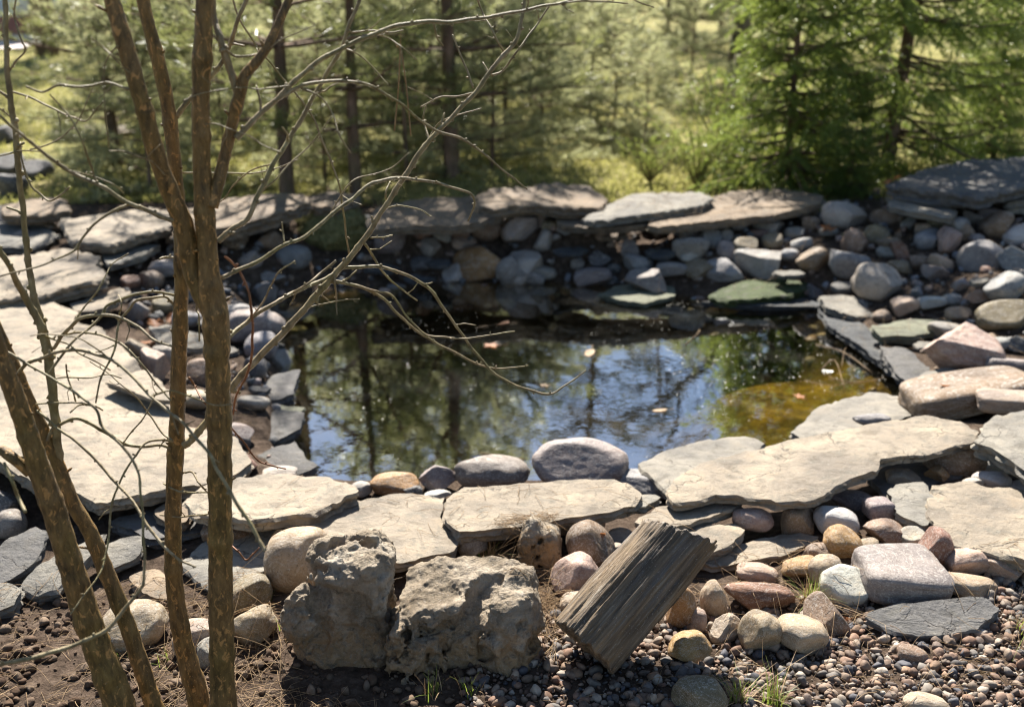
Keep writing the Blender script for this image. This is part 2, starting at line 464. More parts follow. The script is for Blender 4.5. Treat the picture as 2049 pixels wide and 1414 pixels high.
# ------------------------------------------------------------------ ground sheet
def axis_pts(fine0, fine1, step, lo, hi):
    mid = list(np.arange(fine0, fine1, step)); left, right = [], []
    x, s = fine0, step
    while x > lo: s *= 1.16; x -= s; left.append(x)
    x, s = mid[-1], step
    while x < hi: s *= 1.16; x += s; right.append(x)
    return np.array(left[::-1] + mid + right)

gx = axis_pts(-2.6, 3.2, .021, -70, 70)
gy = axis_pts(1.5, 7.3, .021, -15, 110)
XX, YY = np.meshgrid(gx, gy)
fx, fy = XX.ravel(), YY.ravel()
fz = H(fx, fy)
nx, ny = len(gx), len(gy)
ii = np.arange(nx * ny).reshape(ny, nx)
q00, q10, q11, q01 = ii[:-1, :-1].ravel(), ii[:-1, 1:].ravel(), ii[1:, 1:].ravel(), ii[1:, :-1].ravel()
gt = np.concatenate([np.stack([q00, q10, q11], 1), np.stack([q00, q11, q01], 1)])
gme = tri_mesh('ground', np.stack([fx, fy, fz], 1), gt, True)
sdg = np.full(fx.shape, 9.0)
mm = (np.abs(fx - .1) < 2.6) & (fy > 2) & (fy < 7.2)
sdg[mm] = poly_sd(POND, fx[mm], fy[mm])
edge_y = 6.85 + .12 * np.sin(fx * 2.3) + .1 * np.sin(fx * 5.1 + 1)
lawnm = smooth(0, .35, fy - edge_y)
lawnm = np.maximum(lawnm, smooth(0, .5, -2.6 - fx) * smooth(4.5, 6.5, fy)); lawnm = np.maximum(lawnm, smooth(0, .5, fx - 2.75 - .1 * fy) * smooth(2.6, 3.6, fy))
siltm = smooth(.05, -.03, sdg)
algm = siltm * np.clip(1.25 * np.exp(-(((fx - 1.22) / .5) ** 2 + ((fy - 4.40) / .55) ** 2)) * (1 + 1.4 * fbm(np.stack([fx * 5, fy * 5, 0 * fx], 1), 3)) + .9 * np.exp(-(((fx + .62) / .16) ** 2 + ((fy - 3.55) / .2) ** 2)) - .12, 0, 1)
zc = gme.color_attributes.new('zone', 'FLOAT_COLOR', 'POINT')
zc.data.foreach_set('color', np.stack([lawnm, siltm, algm, np.ones_like(fx)], 1).astype(np.float32).ravel())
add('ground', gme, M['ground'], kind='structure')

# water sheet, a little larger than the shoreline so that it runs under the stones
wc = POND.mean(0)
wp = [wc + (p - wc) * 1.06 for p in POND]
wme = mesh_of('water', [(p[0], p[1], ZW) for p in wp], [tuple(range(len(wp)))[::-1]], False)
if wme.polygons[0].normal.z < 0: wme.flip_normals()
add('water', wme, M['water'], kind='structure')

# ------------------------------------------------------------------ stones: mesh builders
_ico = {}
def ico(level):
    if level not in _ico:
        bm = bmesh.new(); bmesh.ops.create_icosphere(bm, subdivisions=level, radius=1.0)
        V = np.array([v.co[:] for v in bm.verts]); T = np.array([[v.index for v in f.verts] for f in bm.faces]); bm.free()
        _ico[level] = (V, T)
    return _ico[level]

def pebble_verts(level, seed, sq=2.3, amp=.10, planes=0, soft=.10, fine=.012):
    r = np.random.RandomState(seed)
    V, T = ico(level); V = V.copy()
    rad = (np.abs(V) ** sq).sum(1) ** (-1 / sq)
    P = V * rad[:, None]
    P = P * (1 + amp * 1.6 * fbm(V * .95 + r.rand(3) * 50, 2))[:, None]
    for _ in range(planes):
        d = r.normal(size=3); d /= np.linalg.norm(d); off = r.uniform(.52, .82)
        s = P @ d - off
        k = soft; over = np.where(s > k, s, np.where(s < -k, 0, (s + k) ** 2 / (4 * k)))
        P = P - np.outer(over, d)
    P = P + V * (fine * 2 * fbm(V * 5 + r.rand(3) * 50, 4))[:, None]
    P -= (P.max(0) + P.min(0)) / 2
    P /= np.abs(P).max(0)
    return P, T

def pebble_mesh(name, *a, **kw):
    P, T = pebble_verts(*a, **kw)
    return tri_mesh(name, P, T, True)

COLS = dict(grey=(.235, .215, .19), blue=(.215, .215, .215), white=(.46, .44, .41), tan=(.31, .24, .16), ochre=(.32, .195, .08), pink=(.36, .26, .205),
            red=(.19, .105, .07), dark=(.08, .08, .082), brown=(.195, .135, .088), moss=(.10, .11, .05), mauve=(.215, .18, .165), sand=(.37, .30, .215),
            pale=(.36, .325, .28), olive=(.18, .15, .085))

def vary(c, r, a=.12):
    f = 1 + r.uniform(-a, a)
    return tuple(float(np.clip(x * f * (1 + r.uniform(-.04, .04)), .01, .9)) for x in c)

SHARED = {}
def shared_pebble(kind, k, level=4):
    key = (kind, k, level)
    if key not in SHARED:
        if kind == 'a': me = pebble_mesh('angular_stone', level, 900 + k, 2.8, .14, 9, .035, .03)
        else: me = pebble_mesh('round_stone', level, 500 + k, 2.2 + .2 * (k % 5), .13, 1 + k % 4, .12, .016)
        me.materials.append(M['stone']); SHARED[key] = me
    return SHARED[key]

placed = []                                     # (x, y, r) of what already stands on the banks

def put_stone(px, py, w, h, shape, colkey, label=None, name='stone', cat='stone', roll=0, group=None, seed=None, zoff=None, deep=None, own=False):
    """a stone whose outline is about w x h photograph pixels, standing on the ground under that pixel"""
    sd = seed if seed is not None else int(px * 7 + py * 13) % 9973
    r = np.random.RandomState(sd)
    p = on_ground(px, py + h * .30)
    s = scale_at(p)
    hx = w * s / 2
    tilt = math.atan2(CAM_H - p[2], p[1])
    # apparent half height^2 = (hz cos)^2 + (hy sin)^2
    ah = h * s / 2
    hy = deep if deep else min(hx * .95, max(ah * 1.25, hx * .62))
    hz2 = max((ah * ah - (hy * math.sin(tilt)) ** 2), (ah * .55) ** 2) / math.cos(tilt) ** 2
    hz = math.sqrt(hz2)
    if zoff is None: z = h1(p[0], p[1]) + hz * .66
    else: z = zoff + hz * .9
    c = at_z(px, py, z)
    if zoff is None:
        z = h1(c[0], c[1]) + hz * .66; c = at_z(px, py, z)
    if own:
        lv = 5
        if shape == 'a': me = pebble_mesh('angular_stone', lv, sd, 3.0, .13, 9, .04, .03)
        elif shape == 's': me = pebble_mesh('block_stone', lv, sd, 5.5, .05, 1, .12, .012)
        elif shape == 'f': me = pebble_mesh('flat_stone', lv, sd, 2.6, .10, 2, .18, .010)
        else: me = pebble_mesh('round_stone', lv, sd, 2.35, .12, 2, .16, .012)
        me.materials.append(M['stone'])
    else:
        me = shared_pebble('a' if shape == 'a' else 'r', sd % (7 if shape == 'a' else 12))
    o = add(name, me, None, c, (r.uniform(-.12, .12), -R(roll), r.uniform(-.18, .18)), (hx, hy, hz), label=label, cat=cat, group=group, color=vary(COLS[colkey], r))
    placed.append((c[0], c[1], (hx + hy) / 2))
    return o

def slab_mesh(name, pts, thick, seed, rough=.006, jit=.007, step=.028, under=.25, chip=1.0):
    r = np.random.RandomState(seed)
    pts = np.asarray(pts)
    if ((pts[:, 0] * np.roll(pts[:, 1], -1)) - (np.roll(pts[:, 0], -1) * pts[:, 1])).sum() < 0: pts = pts[::-1]
    ring = []
    n = len(pts)
    for k in range(n):
        a, b = pts[k], pts[(k + 1) % n]
        m = max(2, int(np.linalg.norm(b - a) / (step * .55)))
        for t in range(m): ring.append(a + (b - a) * t / m)
    ring = np.array(ring)
    # soften corners, then ragged edge
    for _ in range(1): ring = ring * .7 + .15 * (np.roll(ring, 1, 0) + np.roll(ring, -1, 0)); continue
    for _ in range(0): ring = ring * .6 + .2 * (np.roll(ring, 1, 0) + np.roll(ring, -1, 0))
    tang = np.roll(ring, -1, 0) - np.roll(ring, 1, 0); tang /= np.linalg.norm(tang, axis=1)[:, None] + 1e-9
    nor = np.stack([tang[:, 1], -tang[:, 0]], 1)
    q = np.concatenate([ring, np.full((len(ring), 1), seed * .37)], 1)
    ring = ring + nor * (jit * 3.0 * (fbm(q * 7, 3) + .35 * fbm(q * 40, 2)))[:, None]
    lo, hi = ring.min(0), ring.max(0)
    gxs = np.arange(lo[0], hi[0], step); gys = np.arange(lo[1], hi[1], step)
    G = np.stack(np.meshgrid(gxs, gys), -1).reshape(-1, 2) + r.uniform(-.3, .3, (len(gxs) * len(gys), 2)) * step
    G = G[poly_sd(ring, G[:, 0], G[:, 1]) < -step * .45]
    allp = np.concatenate([ring, G])
    nr = len(ring)
    vo, eo, fo, *_ = delaunay_2d_cdt([Vector(p) for p in allp], [(k, (k + 1) % nr) for k in range(nr)], [], 1, 1e-6)
    T2 = np.array([f for f in fo if len(f) == 3]); V2 = np.array([v[:] for v in vo])
    sd = poly_sd(ring, V2[:, 0], V2[:, 1])
    q3 = np.concatenate([V2, np.full((len(V2), 1), seed * .37)], 1)
    zt = rough * (2.0 * fbm(q3 * 4, 3) + 1.1 * fbm(q3 * np.array([14, 24, 1]), 3)) - .3 * thick * np.exp(np.minimum(sd, 0) / .007) * (.04 + .45 * (fbm(q3 * 16, 2) > .15))
    top = np.concatenate([V2, zt[:, None]], 1)
    bot = np.concatenate([V2, np.full((len(V2), 1), -thick)], 1)
    V = [top]; TT = [T2]; off = len(top)
    V.append(bot); TT.append(T2[:, ::-1] + off); off += len(bot)
    # sides: layered rings
    ring_z = zt[:nr] if len(V2) >= nr else np.zeros(nr)
    levels = 6
    rings = []
    for j in range(levels):
        f = j / (levels - 1)
        qz = np.concatenate([ring * 22, np.full((nr, 1), seed + f * 4.5)], 1)
        o = thick * chip * (.5 * fbm(qz * np.array([1, 1, 1.6]), 3)) - thick * under * f ** 1.5
        o = o + thick * .16 * math.sin(j * 2.4 + seed)
        if j in (0,): o = o * 0
        rings.append(np.concatenate([ring + nor * o[:, None], (ring_z * (1 - f) - thick * f)[:, None]], 1))
    rings[-1][:, 2] = -thick + .001
    for rg in rings: V.append(rg)
    for j in range(levels - 1):
        a = off + j * nr + np.arange(nr); b = off + j * nr + (np.arange(nr) + 1) % nr
        c = b + nr; d = a + nr
        TT.append(np.stack([a, d, c], 1)); TT.append(np.stack([a, c, b], 1))
    V = np.concatenate(V); T = np.concatenate(TT)
    # inner cdt vertex order keeps the ring first; bottom cap pulled in with the last ring
    V[len(top):len(top) + nr, :2] = rings[-1][:, :2]
    me = tri_mesh(name, V, T, False)
    sm = np.zeros(len(T), bool); sm[:len(T2)] = True
    me.polygons.foreach_set('use_smooth', sm)
    me.materials.append(M['slab'])
    return me

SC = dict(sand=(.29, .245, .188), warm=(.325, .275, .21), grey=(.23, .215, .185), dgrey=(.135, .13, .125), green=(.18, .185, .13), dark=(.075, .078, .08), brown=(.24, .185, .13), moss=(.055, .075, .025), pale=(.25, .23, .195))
SLABS = []
def slab(px, z, thick, colkey, label, tilt=(0, 0), rough=.005, name='flagstone', cat='flagstone', jit=.006, chip=1.0, step=.028, group=None):
    sd = int(sum(a * 3 + b * 7 for a, b in px)) % 9973
    thick *= .82
    c0 = at_z(np.mean([a for a, b in px]), np.mean([b for a, b in px]), z)
    nrm = np.array([-tilt[0], -tilt[1], 1.0])
    P = []
    for a, b in px:
        d = ray(a, b); o = np.array([0, 0, CAM_H])
        t = ((c0 - o) @ nrm) / (d @ nrm); P.append(o + d * t)
    P = np.array(P)
    me = slab_mesh(name, P[:, :2] - c0[:2], thick, sd, rough, jit, step, chip=chip)
    co = np.zeros(len(me.vertices) * 3, np.float32); me.vertices.foreach_get('co', co); co = co.reshape(-1, 3)
    co[:, 2] += co[:, 0] * tilt[0] + co[:, 1] * tilt[1]
    me.vertices.foreach_set('co', co.ravel()); me.update()
    r = np.random.RandomState(sd)
    kk = 1 + r.uniform(-.07, .07); o = add(name, me, None, c0, label=label, cat=cat, color=tuple(x * kk for x in SC[colkey]), group=group)
    SLABS.append(P[:, :2])
    return o

# ------------------------------------------------------------------ flagstones round the pond
slab([(-260, 640), (-60, 615), (0, 608), (100, 600), (158, 622), (150, 640), (200, 655), (270, 715), (300, 765), (345, 788), (352, 850), (470, 868), (503, 925), (470, 948), (420, 962),
      (300, 985), (190, 1006), (150, 985), (60, 962), (0, 925), (-260, 860)], .12, .055, 'warm', 'largest pale sandstone slab, under the bare shrub branches beside the pond', tilt=(0, .02))
slab([(212, 764), (290, 740), (330, 772), (352, 800), (300, 797)], .165, .024, 'warm', 'thin pale sliver of stone lying on the largest sandstone slab')
slab([(-140, 530), (40, 510), (130, 497), (200, 511), (193, 530), (214, 543), (210, 556), (75, 588), (0, 596), (-140, 606)], .19, .085, 'sand', 'thick pale slab with notched edge behind the largest sandstone slab', tilt=(0, .03))
slab([(120, 437), (200, 428), (300, 415), (372, 425), (380, 440), (290, 465), (226, 488), (140, 480), (130, 457)], .235, .075, 'sand', 'pale thick slab jutting toward the pond with a chipped corner, below the young pine', tilt=(0, .05))
slab([(345, 425), (430, 400), (520, 388), (610, 388), (622, 402), (540, 432), (480, 450), (420, 458), (350, 470)], .25, .09, 'brown', 'shaded brown slab at the foot of the young pine trunk', tilt=(-.02, .06))
slab([(618, 392), (660, 382), (715, 385), (722, 402), (690, 412), (622, 412)], .22, .07, 'brown', 'small shaded slab between the young pine and the mossy rock')
slab([(732, 442), (758, 412), (850, 396), (950, 390), (1002, 415), (1010, 426), (960, 446), (900, 452), (820, 452), (738, 457)], .20, .055, 'brown', 'broad dappled slab on the pond wall right of the mossy rock', tilt=(0, .06), rough=.008)
slab([(955, 388), (980, 377), (1050, 373), (1120, 363), (1180, 371), (1216, 400), (1204, 413), (1130, 414), (1060, 407), (985, 417), (958, 410)], .26, .085, 'brown', 'thick rounded slab lying uppermost on the far pond wall', tilt=(0, .07), rough=.008)
slab([(1165, 436), (1215, 410), (1260, 388), (1400, 382), (1428, 396), (1400, 412), (1290, 427), (1200, 440)], .235, .06, 'grey', 'long light grey slab resting on two slabs of the far pond wall', tilt=(.01, .06))
slab([(1112, 430), (1190, 437), (1300, 437), (1295, 450), (1180, 456), (1120, 449)], .165, .05, 'brown', 'narrow brown slab wedged under the long light grey slab', tilt=(0, .03))
slab([(1290, 448), (1330, 425), (1400, 402), (1470, 382), (1560, 376), (1648, 392), (1640, 407), (1560, 427), (1400, 446), (1320, 453)], .20, .055, 'brown', 'dappled slab littered with needles at the foot of the small spruce', tilt=(.01, .05))
slab([(1775, 368), (1850, 337), (1950, 318), (2120, 306), (2120, 355), (2000, 384), (1960, 397), (1900, 384), (1800, 375)], .36, .09, 'dgrey', 'big dark slab topping the stone pile beside the spruce', tilt=(.02, .08))
slab([(1778, 398), (1830, 391), (1915, 420), (1905, 436), (1840, 424), (1780, 412)], .26, .05, 'grey', 'narrow tilted slab under the big dark slab of the stone pile', tilt=(-.12, .05))
slab([(2008, 382), (2040, 372), (2110, 368), (2110, 402), (2015, 402)], .27, .09, 'grey', 'blocky slab end poking out under the big dark slab')
slab([(1785, 384), (1840, 378), (1960, 402), (1950, 410), (1860, 404), (1790, 394)], .285, .03, 'dgrey', 'thin dark slate layer directly under the big dark slab', tilt=(-.05, .05))
# slates on the far and right shore
slab([(1418, 588), (1480, 562), (1560, 557), (1622, 556), (1628, 570), (1580, 590), (1500, 598), (1435, 600)], -.07, .06, 'moss', 'mossy green slate lying at the water edge below the cobble bank', tilt=(0, .12))
slab([(1400, 604), (1520, 596), (1640, 592), (1660, 600), (1640, 612), (1500, 612)], -.115, .03, 'dark', 'wet dark slate sheet just above the water below the mossy slate')
slab([(1638, 592), (1715, 590), (1760, 602), (1792, 622), (1776, 636), (1700, 630), (1650, 610)], -.05, .05, 'grey', 'patchy grey slate in front of the big rounded cobble at the shore', tilt=(-.05, .08))
slab([(1742, 652), (1830, 637), (1905, 640), (1890, 655), (1830, 672), (1762, 675)], -.02, .045, 'green', 'pale green slate behind the red striped block', tilt=(-.03, .08))
slab([(1636, 616), (1690, 630), (1740, 655), (1790, 688), (1842, 720), (1822, 750), (1780, 735), (1720, 690), (1660, 650)], -.085, .05, 'dark', 'long dark wet slate forming the right pond edge', tilt=(.03, .0), rough=.01)
slab([(1760, 690), (1820, 700), (1862, 735), (1850, 760), (1815, 765), (1775, 725)], -.04, .06, 'dgrey', 'dark broken slate below the pale green slate', tilt=(.05, .05))
slab([(1812, 765), (1850, 742), (1900, 735), (1960, 742), (1990, 752), (1900, 775), (1820, 778)], -.01, .05, 'grey', 'grey slate corner between the red striped block and the long banded boulder')
slab([(1198, 588), (1230, 572), (1290, 566), (1350, 574), (1350, 590), (1290, 606), (1240, 602)], -.11, .035, 'green', 'pale green slate half in the water carrying a wedge stone')
# near rim
slab([(1582, 862), (1635, 818), (1690, 797), (1740, 785), (1812, 790), (1830, 828), (1760, 852), (1690, 868), (1610, 885)], -.01, .06, 'pale', 'smooth grey slab dipping into the golden shallow water', tilt=(.03, -.0))
slab([(1276, 928), (1350, 892), (1420, 877), (1490, 872), (1532, 887), (1480, 930), (1400, 965), (1335, 985), (1300, 958)], .0, .05, 'pale', 'grey slab at the water edge behind the longest sandstone slab', tilt=(.02, -.02))
slab([(1336, 990), (1350, 958), (1400, 927), (1500, 900), (1620, 872), (1740, 846), (1850, 831), (1915, 842), (1962, 862), (1945, 882), (1850, 905), (1762, 918), (1755, 940), (1665, 975), (1640, 992), (1552, 1006),
      (1530, 996), (1430, 986), (1390, 1002), (1345, 1006)], .125, .042, 'sand', 'longest sandstone slab with scalloped front edge on the near pond rim', tilt=(.03, .0), rough=.007)
slab([(886, 1030), (893, 995), (930, 975), (1040, 965), (1150, 956), (1240, 957), (1285, 985), (1272, 1008), (1240, 1016), (1130, 1032), (1010, 1056), (920, 1063)], .105, .05, 'sand', 'flat sandstone slab in front of the two large rounded pebbles', rough=.007)
slab([(1240, 990), (1290, 985), (1320, 995), (1290, 1012), (1245, 1012)], .085, .03, 'grey', 'small slab fragment between the two longest rim slabs')
slab([(575, 1085), (612, 1045), (700, 1003), (800, 986), (892, 992), (880, 1030), (918, 1075), (910, 1097), (850, 1108), (800, 1128), (700, 1125), (620, 1110)], .075, .045, 'sand', 'wide worn sandstone slab behind the two craggy limestone rocks', rough=.006)
slab([(368, 1000), (400, 972), (470, 955), (560, 944), (690, 956), (722, 980), (640, 1020), (550, 1034), (500, 1042), (460, 1032), (385, 1022)], .115, .055, 'warm', 'thick pale slab beside the upright shrub stem', rough=.007)
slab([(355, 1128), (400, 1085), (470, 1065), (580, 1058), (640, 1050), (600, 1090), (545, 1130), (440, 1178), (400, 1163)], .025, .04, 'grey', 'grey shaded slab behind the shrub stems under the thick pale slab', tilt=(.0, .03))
slab([(1268, 1045), (1320, 1010), (1420, 1000), (1490, 1008), (1440, 1030), (1390, 1042), (1310, 1058)], .075, .04, 'sand', 'shaded slab tucked under the longest sandstone slab above the log')
slab([(1345, 1085), (1375, 1060), (1470, 1044), (1492, 1060), (1466, 1090), (1402, 1112), (1350, 1120)], .055, .04, 'sand', 'small sunlit slab touching the broken end of the log')
slab([(1395, 1122), (1480, 1085), (1600, 1066), (1642, 1074), (1600, 1098), (1530, 1116), (1425, 1132)], .025, .035, 'sand', 'lowest half-shaded slab right of the log end')
slab([(1772, 985), (1800, 968), (1850, 962), (1880, 1000), (1860, 1050), (1845, 1052), (1790, 1025)], .075, .06, 'grey', 'grey corner slab leaning on the widest right-hand sandstone slab', tilt=(.0, .0))
slab([(1852, 990), (1875, 968), (1940, 962), (2080, 985), (2140, 1010), (2140, 1130), (2060, 1118), (2000, 1106), (1910, 1084), (1868, 1054)], .085, .055, 'sand', 'broad rough sandstone slab behind the pink stones', rough=.009)
slab([(1945, 885), (1988, 832), (2060, 818), (2160, 830), (2160, 960), (2060, 950), (2020, 920), (1985, 895)], .16, .06, 'pale', 'jagged pale slab above the white pebbles at the rim', tilt=(.0, .04))
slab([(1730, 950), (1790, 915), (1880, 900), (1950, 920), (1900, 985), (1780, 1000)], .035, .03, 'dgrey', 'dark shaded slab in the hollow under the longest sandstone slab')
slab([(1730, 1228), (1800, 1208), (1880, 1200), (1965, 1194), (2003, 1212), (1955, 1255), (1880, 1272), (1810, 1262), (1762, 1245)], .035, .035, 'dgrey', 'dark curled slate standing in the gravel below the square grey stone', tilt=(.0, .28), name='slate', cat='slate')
# left shore slates and the stones under the largest slab
slab([(500, 858), (552, 815), (610, 820), (602, 856), (540, 888), (505, 885)], -.07, .05, 'dgrey', 'dark slate at the left shore below the wet cobbles', tilt=(.05, .1))
slab([(505, 912), (590, 882), (614, 918), (640, 930), (600, 945), (520, 942)], -.06, .045, 'dgrey', 'blue-grey slate at the left shore next to the thick pale slab', tilt=(.03, .12))
slab([(478, 792), (550, 748), (600, 740), (590, 790), (540, 800)], -.06, .06, 'dgrey', 'dark angular slate above the flat pebble on the left shore', tilt=(.08, .15))
slab([(500, 830), (560, 808), (612, 812), (590, 830), (530, 850)], -.075, .03, 'green', 'thin greenish slate between two dark slates on the left shore')
slab([(300, 655), (345, 650), (415, 672), (418, 692), (352, 694), (312, 680)], .06, .04, 'pale', 'pale narrow slab among dead leaves left of the shrub stem')
slab([(140, 606), (200, 590), (240, 575), (262, 585), (205, 617), (150, 622)], .11, .04, 'sand', 'pale pointed slab poking out between the two big left slabs')
slab([(205, 500), (250, 486), (320, 490), (290, 510), (215, 530)], .15, .045, 'grey', 'grey slab layer under the jutting chipped slab')
slab([(215, 520), (260, 515), (245, 560), (225, 580), (212, 560)], .07, .05, 'green', 'greenish tilted slab in the gap beside the notched slab', tilt=(-.2, .2))
slab([(40, 1172), (70, 1130), (150, 1092), (208, 1068), (198, 1100), (115, 1178), (75, 1188)], .03, .045, 'grey', 'tilted slab with a pale streak leaning on the soil by the left stems', tilt=(.1, .28))
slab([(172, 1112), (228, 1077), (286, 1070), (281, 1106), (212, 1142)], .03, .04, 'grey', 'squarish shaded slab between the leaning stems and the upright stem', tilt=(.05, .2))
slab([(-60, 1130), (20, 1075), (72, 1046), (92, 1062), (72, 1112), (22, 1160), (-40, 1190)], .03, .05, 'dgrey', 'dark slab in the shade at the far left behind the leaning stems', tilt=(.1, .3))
slab([(254, 1152), (310, 1136), (352, 1158), (345, 1198), (300, 1192)], .012, .04, 'brown', 'rough flat stone half sunk in soil behind the leaning stems')
slab([(-80, 1200), (0, 1165), (48, 1172), (30, 1210), (-60, 1240)], .01, .05, 'grey', 'grey slab half buried in soil left of the leaning stems', tilt=(.05, .2))
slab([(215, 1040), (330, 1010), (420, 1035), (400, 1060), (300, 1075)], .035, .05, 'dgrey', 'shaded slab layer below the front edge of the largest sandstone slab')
slab([(310, 1020), (345, 1002), (385, 1010), (372, 1045), (330, 1048)], .06, .05, 'brown', 'small brown stone block propping the thick pale slab')
slab([(-120, 440), (0, 425), (60, 432), (120, 470), (80, 490), (-80, 500)], .16, .06, 'grey', 'grey slab lying left of the jutting chipped slab', tilt=(0, .05))
slab([(0, 410), (60, 398), (130, 402), (140, 420), (60, 432), (10, 430)], .25, .07, 'brown', 'weathered brown slab at the back of the left stone bank', tilt=(0, .03))
slab([(100, 262), (180, 248), (270, 250), (280, 262), (190, 272), (110, 274)], .2, .06, 'sand', 'pale flat stone lying on the lawn behind the left bank')

